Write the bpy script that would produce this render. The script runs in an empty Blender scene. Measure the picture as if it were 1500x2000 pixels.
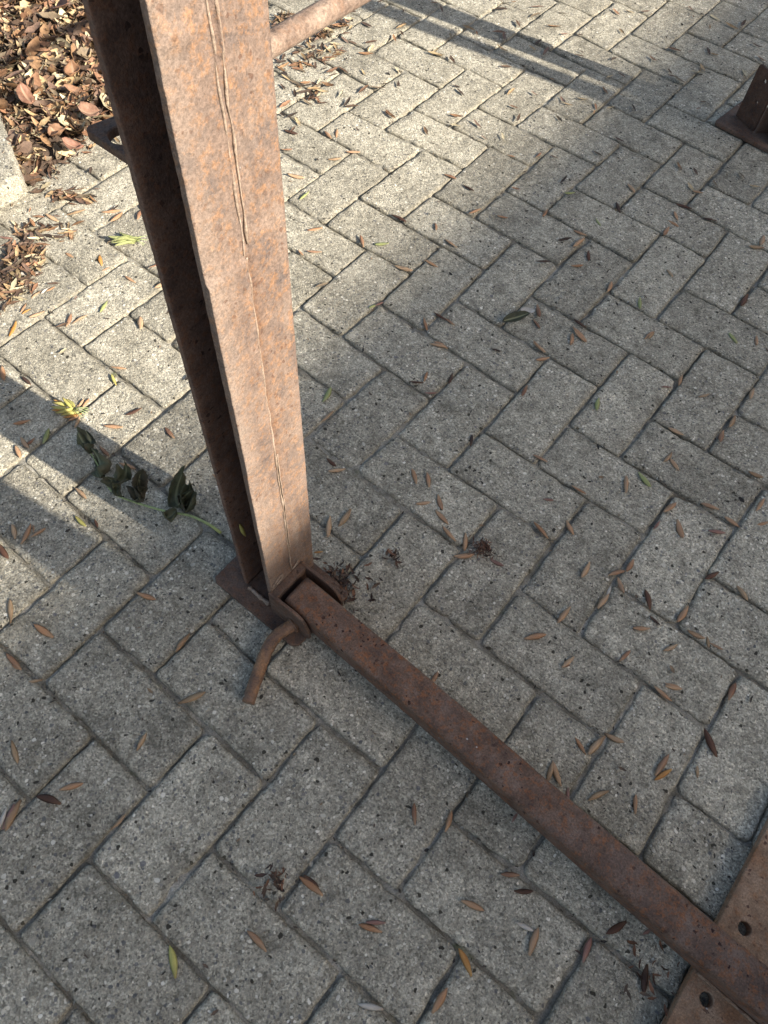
import bpy, bmesh, math, random
import numpy as np
from mathutils import Matrix, Vector

SC = bpy.context.scene
COL = SC.collection
R = math.radians
random.seed(7)
RNG = np.random.default_rng(11)

# ------------------------------------------------------------------ camera
cam = bpy.data.objects.new('camera', bpy.data.cameras.new('camera'))
COL.objects.link(cam)
RM = Matrix(((0.7806541, 0.62319787, 0.0469425),
             (-0.5600299, 0.66422954, 0.49514203),
             (0.27739087, -0.41282386, 0.86754295)))      # rows: right, up, back
cam.matrix_world = Matrix.Translation((0.29522905, -0.60445739, 1.00212676)) @ RM.transposed().to_4x4()
cam.data.sensor_fit = 'VERTICAL'
cam.data.sensor_height = 24.0
cam.data.lens = 1454.47 / 2000 * 24.0
cam.data.clip_start = 0.02
cam.data.clip_end = 500
SC.camera = cam

# ------------------------------------------------------------------ light
SUN_EL, SUN_AZ = 28.0, math.degrees(math.atan2(0.11, 1.0))
world = bpy.data.worlds.new('World'); SC.world = world; world.use_nodes = True
wn = world.node_tree; wn.nodes.clear()
sky = wn.nodes.new('ShaderNodeTexSky'); sky.sky_type = 'NISHITA'; sky.sun_disc = False
sky.sun_elevation = R(SUN_EL); sky.sun_rotation = R(90 - SUN_AZ)
sky.air_density = 1.0; sky.dust_density = 3.0; sky.ozone_density = 0.3
bg = wn.nodes.new('ShaderNodeBackground'); bg.inputs['Strength'].default_value = 0.075
wo = wn.nodes.new('ShaderNodeOutputWorld')
wn.links.new(sky.outputs[0], bg.inputs[0]); wn.links.new(bg.outputs[0], wo.inputs[0])
sl = bpy.data.lights.new('sun', 'SUN'); sl.energy = 4.1; sl.angle = R(0.53); sl.color = (1.0, 0.93, 0.83)
sun = bpy.data.objects.new('sun', sl); COL.objects.link(sun)
sdir = Vector((math.cos(R(SUN_EL)) * math.cos(R(SUN_AZ)), math.cos(R(SUN_EL)) * math.sin(R(SUN_AZ)), math.sin(R(SUN_EL))))
sun.rotation_euler = sdir.to_track_quat('Z', 'Y').to_euler()
sun.location = sdir * 30
SC.view_settings.view_transform = 'Standard'
SC.view_settings.look = 'None'
SC.view_settings.gamma = 1
SC.view_settings.exposure = 1.52
SC.render.film_transparent = False

# ------------------------------------------------------------------ helpers
def vnoise(x, y, seed=0):
    x = np.asarray(x, float); y = np.asarray(y, float)
    xi = np.floor(x).astype(np.int64); yi = np.floor(y).astype(np.int64)
    fx = x - xi; fy = y - yi
    fx = fx * fx * (3 - 2 * fx); fy = fy * fy * (3 - 2 * fy)
    def h(a, b):
        n = (a * 374761393 + b * 668265263 + seed * 974634777) & 0xFFFFFFFF
        n = ((n ^ (n >> 13)) * 1274126177) & 0xFFFFFFFF
        n = n ^ (n >> 16)
        return (n & 0xFFFF) / 32767.5 - 1
    return (h(xi, yi) * (1 - fx) + h(xi + 1, yi) * fx) * (1 - fy) + (h(xi, yi + 1) * (1 - fx) + h(xi + 1, yi + 1) * fx) * fy

def fbm(x, y, seed=0, oct=3):
    s = 0; a = 1; t = 0
    for k in range(oct):
        s = s + a * vnoise(x * 2 ** k + 17.3 * k, y * 2 ** k - 9.1 * k, seed + k); t += a; a *= .5
    return s / t

def mesh_obj(name, verts, faces, mat=None, parent=None, smooth=False, loc=None):
    me = bpy.data.meshes.new(name)
    me.from_pydata([tuple(map(float, v)) for v in verts], [], faces)
    if mat: me.materials.append(mat)
    if smooth:
        me.polygons.foreach_set('use_smooth', [True] * len(me.polygons))
    me.update()
    o = bpy.data.objects.new(name, me); COL.objects.link(o)
    if loc is not None: o.location = loc
    if parent is not None: o.parent = parent
    return o

def bm_obj(name, bm, mat=None, parent=None, smooth=False):
    me = bpy.data.meshes.new(name); bm.to_mesh(me); bm.free()
    if mat: me.materials.append(mat)
    if smooth: me.polygons.foreach_set('use_smooth', [True] * len(me.polygons))
    o = bpy.data.objects.new(name, me); COL.objects.link(o)
    if parent is not None: o.parent = parent
    return o

def tag(o, label=None, cat=None, group=None, kind=None):
    if label: o['label'] = label
    if cat: o['category'] = cat
    if group: o['group'] = group
    if kind: o['kind'] = kind
    return o

def empty(name, loc, label, cat, group=None):
    o = bpy.data.objects.new(name, None); COL.objects.link(o); o.location = loc
    o.empty_display_size = .05
    return tag(o, label, cat, group)

def box_bm(x0, x1, y0, y1, z0, z1, bevel=0.0012, seg=2):
    bm = bmesh.new()
    r = bmesh.ops.create_cube(bm, size=1)
    for v in bm.verts:
        v.co = Vector((x0 if v.co.x < 0 else x1, y0 if v.co.y < 0 else y1, z0 if v.co.z < 0 else z1))
    if bevel:
        bmesh.ops.bevel(bm, geom=list(bm.edges), offset=bevel, segments=seg, affect='EDGES', profile=.6)
    return bm

def prism_bm(outline, axis, a0, a1, bevel=0.001, hole=None):
    """outline (list of 2d) extruded along axis; hole=(cx,cy,r) cut as a real hole."""
    def P(p, a):
        if axis == 'z': return (p[0], p[1], a)
        if axis == 'y': return (p[0], a, p[1])
        return (a, p[0], p[1])
    bm = bmesh.new()
    lo = [bm.verts.new(P(p, a0)) for p in outline]; hi = [bm.verts.new(P(p, a1)) for p in outline]
    n = len(outline)
    for i in range(n):
        bm.faces.new((lo[i], lo[(i + 1) % n], hi[(i + 1) % n], hi[i]))
    if not hole:
        bm.faces.new(lo[::-1]); bm.faces.new(hi)
    else:
        holes = hole if isinstance(hole, list) else [hole]
        rings = {0: [], 1: []}
        for (cx, cy, r) in holes:
            m = 20
            rl = [bm.verts.new(P((cx + r * math.cos(2 * math.pi * k / m), cy + r * math.sin(2 * math.pi * k / m)), a0)) for k in range(m)]
            rh = [bm.verts.new(P((cx + r * math.cos(2 * math.pi * k / m), cy + r * math.sin(2 * math.pi * k / m)), a1)) for k in range(m)]
            for k in range(m):
                bm.faces.new((rl[k], rh[k], rh[(k + 1) % m], rl[(k + 1) % m]))
            rings[0].append(rl); rings[1].append(rh)
        for side, loop in ((0, lo), (1, hi)):
            es = []
            for ring in [loop] + rings[side]:
                for k in range(len(ring)):
                    e = bm.edges.get((ring[k], ring[(k + 1) % len(ring)]))
                    es.append(e)
            bmesh.ops.triangle_fill(bm, use_beauty=True, edges=es)
    bmesh.ops.recalc_face_normals(bm, faces=bm.faces)
    if bevel:
        es = [e for e in bm.edges if len(e.link_faces) == 2 and e.calc_face_angle(0) > .6]
        bmesh.ops.bevel(bm, geom=es, offset=bevel, segments=1, affect='EDGES')
    return bm

def tube(path, rad, seg=14, cap=True, wob=0.0, squash=None):
    path = [Vector(p) for p in path]; V = []; F = []
    rad = rad if isinstance(rad, (list, tuple)) else [rad] * len(path)
    n = len(path); up = Vector((0, 0, 1))
    t0 = (path[1] - path[0]).normalized()
    if abs(t0.dot(up)) > .95: up = Vector((0, 1, 0))
    a = t0.cross(up).normalized()
    for i, p in enumerate(path):
        t = (path[min(i + 1, n - 1)] - path[max(i - 1, 0)]).normalized()
        a = (a - t * a.dot(t)).normalized(); b = t.cross(a)
        for k in range(seg):
            th = 2 * math.pi * k / seg
            r = rad[i] * (1 + wob * float(vnoise(k * .9 + 3, i * .31, 5)))
            V.append(p + (a * math.cos(th) + b * math.sin(th)) * r)
    for i in range(n - 1):
        for k in range(seg):
            F.append((i * seg + k, i * seg + (k + 1) % seg, (i + 1) * seg + (k + 1) % seg, (i + 1) * seg + k))
    if cap:
        F.append(tuple(range(seg))[::-1]); F.append(tuple((n - 1) * seg + k for k in range(seg)))
    return V, F

def bez(pts, n=24):
    pts = [Vector(p) for p in pts]; out = []
    P = [pts[0] * 2 - pts[1]] + pts + [pts[-1] * 2 - pts[-2]]
    for i in range(1, len(P) - 2):
        for k in range(n):
            t = k / n
            out.append(.5 * ((2 * P[i]) + (P[i + 1] - P[i - 1]) * t + (2 * P[i - 1] - 5 * P[i] + 4 * P[i + 1] - P[i + 2]) * t * t + (3 * P[i] - P[i - 1] - 3 * P[i + 1] + P[i + 2]) * t ** 3))
    out.append(pts[-1]); return out

# ------------------------------------------------------------------ materials
class NT:
    def __init__(s, name):
        s.m = bpy.data.materials.new(name); s.m.use_nodes = True
        s.t = s.m.node_tree; s.t.nodes.clear()
        s.out = s.n('ShaderNodeOutputMaterial'); s.b = s.n('ShaderNodeBsdfPrincipled')
        s.l(s.b.outputs[0], s.out.inputs[0])
    def n(s, t, **k):
        q = s.t.nodes.new(t)
        for a, v in k.items(): setattr(q, a, v)
        return q
    def l(s, a, b): s.t.links.new(a, b)
    def inp(s, q, i, v):
        if hasattr(v, 'is_output'): s.l(v, q.inputs[i])
        else: q.inputs[i].default_value = v
    def noise(s, vec, scale, detail=4, rough=.55, dist=0):
        q = s.n('ShaderNodeTexNoise'); s.l(vec, q.inputs['Vector']); q.inputs['Scale'].default_value = scale
        q.inputs['Detail'].default_value = detail; q.inputs['Roughness'].default_value = rough; q.inputs['Distortion'].default_value = dist
        return q.outputs['Fac']
    def vor(s, vec, scale, feature='F1', rnd=1):
        q = s.n('ShaderNodeTexVoronoi', feature=feature); s.l(vec, q.inputs['Vector']); q.inputs['Scale'].default_value = scale
        q.inputs['Randomness'].default_value = rnd
        return q
    def ramp(s, fac, stops, interp='LINEAR'):
        q = s.n('ShaderNodeValToRGB'); q.color_ramp.interpolation = interp
        e = q.color_ramp.elements
        while len(e) < len(stops): e.new(.5)
        for k, (p, c) in enumerate(stops):
            e[k].position = p; e[k].color = (c if len(c) == 4 else (*c, 1)) if not isinstance(c, (int, float)) else (c, c, c, 1)
        s.l(fac, q.inputs[0]); return q.outputs[0]
    def mix(s, fac, a, b, mode='MIX'):
        q = s.n('ShaderNodeMix', data_type='RGBA', blend_type=mode)
        for i, v in ((0, fac), (6, a), (7, b)):
            if hasattr(v, 'is_output'): s.l(v, q.inputs[i])
            elif i == 0: q.inputs[0].default_value = v
            else: q.inputs[i].default_value = (*v, 1) if len(v) == 3 else v
        return q.outputs[2]
    def math(s, op, a, b=0.0, c=0.0, clamp=False):
        q = s.n('ShaderNodeMath', operation=op, use_clamp=clamp)
        for i, v in enumerate((a, b, c)):
            if hasattr(v, 'is_output'): s.l(v, q.inputs[i])
            else: q.inputs[i].default_value = v
        return q.outputs[0]
    def bump(s, h, strength, dist, normal=None):
        q = s.n('ShaderNodeBump'); s.l(h, q.inputs['Height']); q.inputs['Strength'].default_value = strength
        q.inputs['Distance'].default_value = dist
        if normal is not None: s.l(normal, q.inputs['Normal'])
        return q.outputs[0]
    def coords(s, rnd=True, sc=9.0):
        tc = s.n('ShaderNodeTexCoord')
        if not rnd: return tc.outputs['Object']
        oi = s.n('ShaderNodeObjectInfo'); q = s.n('ShaderNodeVectorMath', operation='MULTIPLY_ADD')
        cx = s.n('ShaderNodeCombineXYZ')
        s.l(oi.outputs['Random'], cx.inputs[0]); s.l(oi.outputs['Random'], cx.inputs[1]); s.l(oi.outputs['Random'], cx.inputs[2])
        s.l(cx.outputs[0], q.inputs[0]); q.inputs[1].default_value = (sc, -sc * 1.7, sc * 2.3); s.l(tc.outputs['Object'], q.inputs[2])
        s.rand = oi.outputs['Random']
        return q.outputs[0]

def warp(t, vec, scale, amt):
    q = t.n('ShaderNodeTexNoise'); t.l(vec, q.inputs['Vector']); q.inputs['Scale'].default_value = scale; q.inputs['Detail'].default_value = 2
    m = t.n('ShaderNodeVectorMath', operation='MULTIPLY_ADD'); t.l(q.outputs['Color'], m.inputs[0]); m.inputs[1].default_value = (amt,) * 3
    t.l(vec, m.inputs[2]); return m.outputs[0]

def concrete_material(name, tint=(1, 1, 1), lift=1.0, pebble=1.0, edge_dirt=True):
    t = NT(name); v = t.coords()
    big = t.noise(v, 9, 3); med = t.noise(v, 55, 4, .6); fine = t.noise(v, 420, 3, .75)
    base = t.ramp(med, [(.22, (.155 * lift, .150 * lift, .133 * lift)), (.5, (.245 * lift, .238 * lift, .215 * lift)), (.78, (.335 * lift, .325 * lift, .295 * lift))])
    base = t.mix(t.math('MULTIPLY', t.ramp(big, [(.44, 0.0), (.68, 1.0)]), .36), base, (.125, .118, .10))
    # overall tone per block
    tone = t.math('MULTIPLY_ADD', t.rand, .26, .89)
    base = t.mix(1.0, base, tone, 'MULTIPLY') if False else base
    # sand grain
    g = t.vor(warp(t, v, 300, .003), 400)
    gs = t.n('ShaderNodeSeparateColor'); t.l(g.outputs['Color'], gs.inputs[0])
    grain = t.ramp(gs.outputs[0], [(0, .45), (.2, .78), (.55, 1.0), (.82, 1.18), (1, 1.6)])
    base = t.mix(.95, base, grain, 'MULTIPLY')
    gr2 = t.ramp(fine, [(.3, .5), (.5, 1.0), (.72, 1.5)])
    base = t.mix(.9, base, gr2, 'MULTIPLY')
    # exposed stones, ~4 mm, only some cells
    vw = warp(t, v, 120, .006)
    s1 = t.vor(vw, 185); c1 = t.n('ShaderNodeSeparateColor'); t.l(s1.outputs['Color'], c1.inputs[0])
    rad = t.math('MULTIPLY_ADD', c1.outputs[1], .36, .12)
    inside = t.math('LESS_THAN', s1.outputs['Distance'], rad)
    some = t.math('LESS_THAN', c1.outputs[2], .36 * pebble)
    mask = t.math('MULTIPLY', inside, some)
    stone = t.ramp(c1.outputs[0], [(0, (.06, .065, .085)), (.25, (.14, .145, .165)), (.45, (.24, .23, .21)), (.64, (.40, .385, .35)), (.82, (.60, .59, .56)), (1, (.85, .85, .84))])
    base = t.mix(t.math('MULTIPLY', mask, .8), base, stone)
    # bigger sparse stones
    s2 = t.vor(vw, 70); c2 = t.n('ShaderNodeSeparateColor'); t.l(s2.outputs['Color'], c2.inputs[0])
    m2 = t.math('MULTIPLY', t.math('LESS_THAN', s2.outputs['Distance'], t.math('MULTIPLY_ADD', c2.outputs[1], .15, .10)), t.math('LESS_THAN', c2.outputs[2], .15 * pebble))
    st2 = t.ramp(c2.outputs[0], [(0, (.10, .11, .15)), (.35, (.19, .185, .19)), (.7, (.42, .41, .38)), (1, (.72, .72, .70))])
    base = t.mix(t.math('MULTIPLY', m2, .75), base, st2)
    # pits
    s3 = t.vor(t.mix(0, v, v) if False else warp(t, v, 90, .01), 95); c3 = t.n('ShaderNodeSeparateColor'); t.l(s3.outputs['Color'], c3.inputs[0])
    pit = t.math('MULTIPLY', t.math('LESS_THAN', s3.outputs['Distance'], t.math('MULTIPLY_ADD', c3.outputs[0], .2, .07)), t.math('LESS_THAN', c3.outputs[1], .30))
    base = t.mix(t.math('MULTIPLY', pit, .95), base, (.035, .033, .028))
    # blotchy dark stains
    st = t.noise(v, 22, 5, .65, .6)
    base = t.mix(t.math('MULTIPLY', t.ramp(st, [(.54, 0.0), (.68, 1.0)]), .42), base, (.075, .072, .062))
    if edge_dirt:
        at = t.n('ShaderNodeAttribute', attribute_name='edge')
        en = t.math('MULTIPLY_ADD', t.noise(v, 120, 3, .7), 1.3, -.65)
        ed = t.math('ADD', at.outputs['Fac'], en)
        base = t.mix(t.math('MULTIPLY', t.ramp(ed, [(.45, 0.0), (1.0, 1.0)]), .34), base, (.13, .118, .088))
    tn = t.n('ShaderNodeCombineXYZ')
    for i in range(3): t.l(t.math('MULTIPLY', tone, tint[i]), tn.inputs[i])
    base = t.mix(1.0, base, tn.outputs[0], 'MULTIPLY')
    t.l(base, t.b.inputs['Base Color']); t.b.inputs['Roughness'].default_value = .92
    t.b.inputs['Specular IOR Level'].default_value = .25
    h = t.math('ADD', t.math('MULTIPLY', fine, .55), t.math('MULTIPLY', t.noise(v, 190, 3, .6), .8))
    h = t.math('ADD', h, t.math('MULTIPLY', mask, .22))
    h = t.math('SUBTRACT', h, t.math('MULTIPLY', pit, .8))
    h = t.math('ADD', h, t.math('MULTIPLY', t.math('SUBTRACT', .5, g.outputs['Distance']), .35))
    h = t.math('ADD', h, t.math('MULTIPLY', t.noise(v, 85, 3, .6), .9))
    t.l(t.bump(h, 1.0, .0027), t.b.inputs['Normal'])
    return t.m

def joint_material():
    t = NT('joint_sand'); tc = t.n('ShaderNodeTexCoord'); v = tc.outputs['Object']
    big = t.noise(v, 7, 3, .6); fine = t.noise(v, 500, 3, .75); med = t.noise(v, 60, 4, .65)
    c = t.ramp(med, [(.3, (.10, .09, .068)), (.42, (.25, .235, .19)), (.6, (.38, .355, .295))])
    c = t.mix(t.math('MULTIPLY', t.ramp(big, [(.42, 0.0), (.60, 1.0)]), .6), c, (.11, .095, .068))
    moss = t.noise(v, 26, 4, .6)
    c = t.mix(t.math('MULTIPLY', t.ramp(moss, [(.64, 0.0), (.74, 1.0)]), .6), c, (.10, .115, .035))
    c = t.mix(.9, c, t.ramp(fine, [(.3, .5), (.5, 1.0), (.7, 1.5)]), 'MULTIPLY')
    t.l(c, t.b.inputs['Base Color']); t.b.inputs['Roughness'].default_value = .95; t.b.inputs['Specular IOR Level'].default_value = .2
    t.l(t.bump(t.math('ADD', fine, t.noise(v, 180, 3, .6)), .9, .002), t.b.inputs['Normal'])
    return t.m

def rust_material(name, dark, mid, light, orange, spots=(.02, .012, .01), amt_orange=.5, spot_amt=.5, pale=0.0, rough=.8, palecol=(.42, .36, .31)):
    t = NT(name); v = t.coords(True, 3.0)
    a = t.noise(v, 36, 5, .68, .3); b = t.noise(v, 125, 5, .75); f = t.noise(v, 420, 3, .8)
    c = t.ramp(a, [(.3, dark), (.5, mid), (.7, light)])
    patch = t.ramp(b, [(.50, 0.0), (.62, 1.0)])
    c = t.mix(t.math('MULTIPLY', patch, amt_orange), c, orange)
    lo = t.noise(v, 48, 4, .7, .5)
    c = t.mix(t.math('MULTIPLY', t.ramp(lo, [(.55, 0.0), (.68, 1.0)]), .45), c, dark)
    if pale:
        p = t.noise(v, 14, 4, .6, .4)
        c = t.mix(t.math('MULTIPLY', t.ramp(p, [(.48, 0.0), (.66, 1.0)]), pale), c, palecol)
    if name == 'rusty_steel_post':
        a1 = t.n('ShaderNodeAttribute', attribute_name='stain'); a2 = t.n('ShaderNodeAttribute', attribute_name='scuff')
        mp = t.n('ShaderNodeMapping'); t.l(v, mp.inputs[0]); mp.inputs['Scale'].default_value = (1, 1, .07)
        stv = t.noise(mp.outputs[0], 95, 4, .7)
        c = t.mix(t.math('MULTIPLY', t.ramp(stv, [(.5, 0.0), (.68, 1.0)]), .35), c, (.095, .060, .045))
        c = t.mix(t.math('MULTIPLY', t.ramp(t.noise(mp.outputs[0], 60, 3, .6), [(.56, 0.0), (.7, 1.0)]), .30), c, (.29, .235, .19))
        nn = t.ramp(t.noise(v, 40, 4, .65), [(.3, .2), (.6, 1.0)])
        c = t.mix(t.math('MULTIPLY', t.math('MULTIPLY', a2.outputs['Fac'], nn), .8), c, palecol)
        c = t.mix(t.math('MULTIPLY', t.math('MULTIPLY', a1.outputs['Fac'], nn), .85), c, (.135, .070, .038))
    if name == 'rusty_steel_plate':
        q1 = t.vor(warp(t, v, 60, .012), 55); q2 = t.n('ShaderNodeSeparateColor'); t.l(q1.outputs['Color'], q2.inputs[0])
        bl = t.math('MULTIPLY', t.ramp(t.math('SUBTRACT', t.math('MULTIPLY', q2.outputs[0], .45), q1.outputs['Distance']), [(0, 0.0), (.12, 1.0)]), t.math('LESS_THAN', q2.outputs[1], .5))
        c = t.mix(t.math('MULTIPLY', bl, .6), c, (.10, .045, .030))
        c = t.mix(t.math('MULTIPLY', t.ramp(t.noise(v, 20, 4, .6), [(.52, 0.0), (.66, 1.0)]), .5), c, (.23, .105, .045))
    if name == 'worn_pin_steel':
        c = t.mix(t.math('MULTIPLY', t.ramp(t.noise(v, 42, 3, .6), [(.5, 0.0), (.62, 1.0)]), .7), c, (.30, .155, .07))
    s = t.vor(warp(t, v, 160, .009), 150); sc = t.n('ShaderNodeSeparateColor'); t.l(s.outputs['Color'], sc.inputs[0])
    sp = t.math('MULTIPLY', t.math('LESS_THAN', s.outputs['Distance'], t.math('MULTIPLY_ADD', sc.outputs[0], .30, .08)), t.math('LESS_THAN', sc.outputs[1], .42))
    zone = t.ramp(t.noise(v, 18, 3), [(.40, .15), (.6, 1.0)])
    spm = t.math('MULTIPLY', sp, t.math('MULTIPLY', zone, spot_amt))
    c = t.mix(spm, c, spots)
    wv = t.vor(v, 60); wc = t.n('ShaderNodeSeparateColor'); t.l(wv.outputs['Color'], wc.inputs[0])
    wm = t.math('MULTIPLY', t.math('LESS_THAN', wv.outputs['Distance'], .085), t.math('LESS_THAN', wc.outputs[1], .09))
    c = t.mix(t.math('MULTIPLY', wm, .7), c, (.55, .52, .47))
    c = t.mix(.9, c, t.ramp(f, [(.28, .5), (.5, 1.0), (.72, 1.5)]), 'MULTIPLY')
    t.l(c, t.b.inputs['Base Color']); t.b.inputs['Metallic'].default_value = 0.0
    t.l(t.ramp(b, [(.35, rough - .12), (.6, rough + .08)]), t.b.inputs['Roughness'])
    t.b.inputs['Specular IOR Level'].default_value = .35
    h = t.math('ADD', t.math('MULTIPLY', b, .8), t.math('MULTIPLY', f, .5))
    h = t.math('SUBTRACT', h, t.math('MULTIPLY', sp, .45))
    h = t.math('ADD', h, t.math('MULTIPLY', a, .6))
    t.l(t.bump(h, .8, .0016), t.b.inputs['Normal'])
    return t.m

def organic_material(name, cols, tip=None, rough=.6, sheen=0.0, translucent=.0, scale=90):
    t = NT(name); v = t.coords(True, 5.0)
    stops = [(i / max(1, len(cols) - 1), c) for i, c in enumerate(cols)]
    c = t.ramp(t.rand, stops)
    n = t.noise(v, scale, 4, .7); c = t.mix(.85, c, t.ramp(n, [(.28, .5), (.5, 1.0), (.75, 1.45)]), 'MULTIPLY')
    at = t.n('ShaderNodeAttribute', attribute_name='shade')
    if tip: c = t.mix(t.math('MULTIPLY', at.outputs['Fac'], .7), c, tip)
    if 'leaf' in name:
        ar = t.n('ShaderNodeAttribute', attribute_name='rib'); c = t.mix(t.math('MULTIPLY', ar.outputs['Fac'], .75), c, (.30, .30, .17) if 'green' in name else (.34, .24, .16))
    t.l(c, t.b.inputs['Base Color']); t.b.inputs['Roughness'].default_value = rough; t.b.inputs['Specular IOR Level'].default_value = .3
    t.l(t.bump(t.math('ADD', n, t.noise(v, scale * 4, 3)), .5, .0008), t.b.inputs['Normal'])
    return t.m

def litter_material():
    t = NT('leaf_litter'); at = t.n('ShaderNodeAttribute', attribute_name='tint'); tc = t.n('ShaderNodeTexCoord')
    n = t.noise(tc.outputs['Object'], 160, 4, .7)
    c = t.mix(.85, at.outputs['Color'], t.ramp(n, [(.28, .5), (.5, 1.0), (.75, 1.45)]), 'MULTIPLY')
    t.l(c, t.b.inputs['Base Color']); t.b.inputs['Roughness'].default_value = .65; t.b.inputs['Specular IOR Level'].default_value = .3
    t.l(t.bump(n, .5, .001), t.b.inputs['Normal'])
    return t.m

M_PAVER = concrete_material('paver_concrete', tint=(1.09, 1.025, .875), lift=1.42)
M_CURB = concrete_material('curb_concrete', tint=(1.10, 1.04, .90), lift=1.35, pebble=1.2, edge_dirt=False)
M_FAR = concrete_material('far_paving', tint=(1.05, 1.0, .90), lift=1.4, edge_dirt=False)
M_JOINT = joint_material()
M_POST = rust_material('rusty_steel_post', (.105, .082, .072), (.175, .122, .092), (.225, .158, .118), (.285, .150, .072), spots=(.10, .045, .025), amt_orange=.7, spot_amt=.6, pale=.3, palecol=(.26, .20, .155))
M_BEAM = rust_material('rusty_steel_beam', (.060, .036, .026), (.140, .086, .058), (.185, .128, .096), (.27, .098, .032), spots=(.028, .009, .006), amt_orange=.6, spot_amt=1.0, pale=.3, palecol=(.17, .13, .108))
M_PLATE = rust_material('rusty_steel_plate', (.125, .078, .048), (.25, .165, .105), (.31, .215, .145), (.27, .12, .05), spots=(.06, .026, .018), amt_orange=.45, spot_amt=.85, pale=.3, palecol=(.33, .26, .19))
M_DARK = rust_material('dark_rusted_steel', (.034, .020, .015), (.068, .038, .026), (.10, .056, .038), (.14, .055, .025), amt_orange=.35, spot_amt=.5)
M_BASE = rust_material('weathered_base_steel', (.060, .040, .030), (.115, .072, .050), (.155, .102, .072), (.19, .080, .036), amt_orange=.45, spot_amt=.7, pale=.25, palecol=(.19, .145, .115))
M_ROD = rust_material('rusty_rod_steel', (.12, .08, .06), (.24, .17, .125), (.30, .23, .175), (.20, .10, .05), amt_orange=.35, spot_amt=.3, pale=.35, palecol=(.34, .28, .22))
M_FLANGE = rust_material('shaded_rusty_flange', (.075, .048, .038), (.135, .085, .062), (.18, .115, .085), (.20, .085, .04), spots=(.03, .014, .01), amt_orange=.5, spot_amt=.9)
M_PIN = rust_material('worn_pin_steel', (.070, .048, .040), (.155, .090, .055), (.20, .125, .080), (.26, .12, .045), amt_orange=.35, spot_amt=.25, rough=.55)
M_WELD = rust_material('weld_seam', (.20, .145, .105), (.30, .225, .165), (.38, .30, .235), (.26, .17, .11), amt_orange=.25, spot_amt=.1, rough=.6)
M_BROWN = organic_material('brown_seed_skin', [(.33, .17, .085), (.42, .25, .14), (.22, .11, .065), (.48, .32, .19), (.35, .19, .10)], tip=(.42, .29, .17))
M_TAN = organic_material('tan_seed_skin', [(.33, .22, .12), (.40, .28, .17), (.28, .17, .09)], tip=(.20, .11, .05))
M_DSEED = organic_material('dark_seed_skin', [(.070, .034, .022), (.11, .05, .03), (.05, .03, .022)], tip=(.16, .09, .05))
M_PINK = organic_material('reddish_seed_skin', [(.26, .14, .11), (.22, .12, .09)], tip=(.30, .20, .15))
M_GREEN = organic_material('green_seed_skin', [(.27, .30, .11), (.33, .35, .14), (.24, .26, .10)], tip=(.42, .40, .2))
M_YELLOW = organic_material('yellow_seed_skin', [(.42, .38, .10), (.48, .44, .14)], tip=(.32, .22, .08))
M_ORANGE = organic_material('orange_seed_skin', [(.48, .22, .05), (.40, .20, .07)], tip=(.5, .32, .12))
M_WHITE = organic_material('pale_seed_skin', [(.55, .50, .42), (.48, .44, .38)], tip=(.36, .28, .2))
M_LEAFG = organic_material('wilted_green_leaf', [(.075, .088, .045), (.095, .100, .052), (.050, .056, .032), (.055, .042, .028)], tip=(.085, .055, .035), scale=60)
M_LEAFB = organic_material('dry_brown_leaf', [(.24, .125, .065), (.27, .155, .09), (.18, .092, .055), (.22, .11, .075), (.31, .22, .14)], tip=(.12, .065, .04), scale=60)
M_STEM = organic_material('green_stem', [(.30, .36, .15), (.33, .38, .17)], tip=(.48, .44, .10))
M_SOIL = NT('dark_soil')
_v = M_SOIL.coords(False); _n = M_SOIL.noise(_v, 70, 5, .7)
M_SOIL.l(M_SOIL.ramp(_n, [(.3, (.035, .024, .017)), (.6, (.11, .072, .048))]), M_SOIL.b.inputs['Base Color'])
M_SOIL.b.inputs['Roughness'].default_value = .95
M_SOIL.l(M_SOIL.bump(_n, .9, .006), M_SOIL.b.inputs['Normal']); M_SOIL = M_SOIL.m
M_LITTER = litter_material()
M_BRICK = NT('facade_brick')
_v = M_BRICK.coords(False); _br = M_BRICK.n('ShaderNodeTexBrick'); M_BRICK.l(_v, _br.inputs[0]); _br.inputs['Scale'].default_value = 4
_br.inputs['Color1'].default_value = (.22, .13, .10, 1); _br.inputs['Color2'].default_value = (.28, .17, .12, 1); _br.inputs['Mortar'].default_value = (.35, .33, .3, 1)
M_BRICK.l(_br.outputs[0], M_BRICK.b.inputs['Base Color']); M_BRICK.b.inputs['Roughness'].default_value = .9; M_BRICK = M_BRICK.m
def plain(name, c, r=.6):
    t = NT(name); v = t.coords(False); n = t.noise(v, 30, 3)
    t.l(t.mix(.4, c, t.ramp(n, [(.3, .6), (.7, 1.3)]), 'MULTIPLY'), t.b.inputs['Base Color']); t.b.inputs['Roughness'].default_value = r
    return t.m
M_GLASS = plain('window_glass', (.05, .06, .07), .1)
M_FRAME = plain('white_window_frame', (.75, .74, .70), .5)
M_ROOF = plain('dark_roof_tile', (.10, .08, .075), .8)

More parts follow.
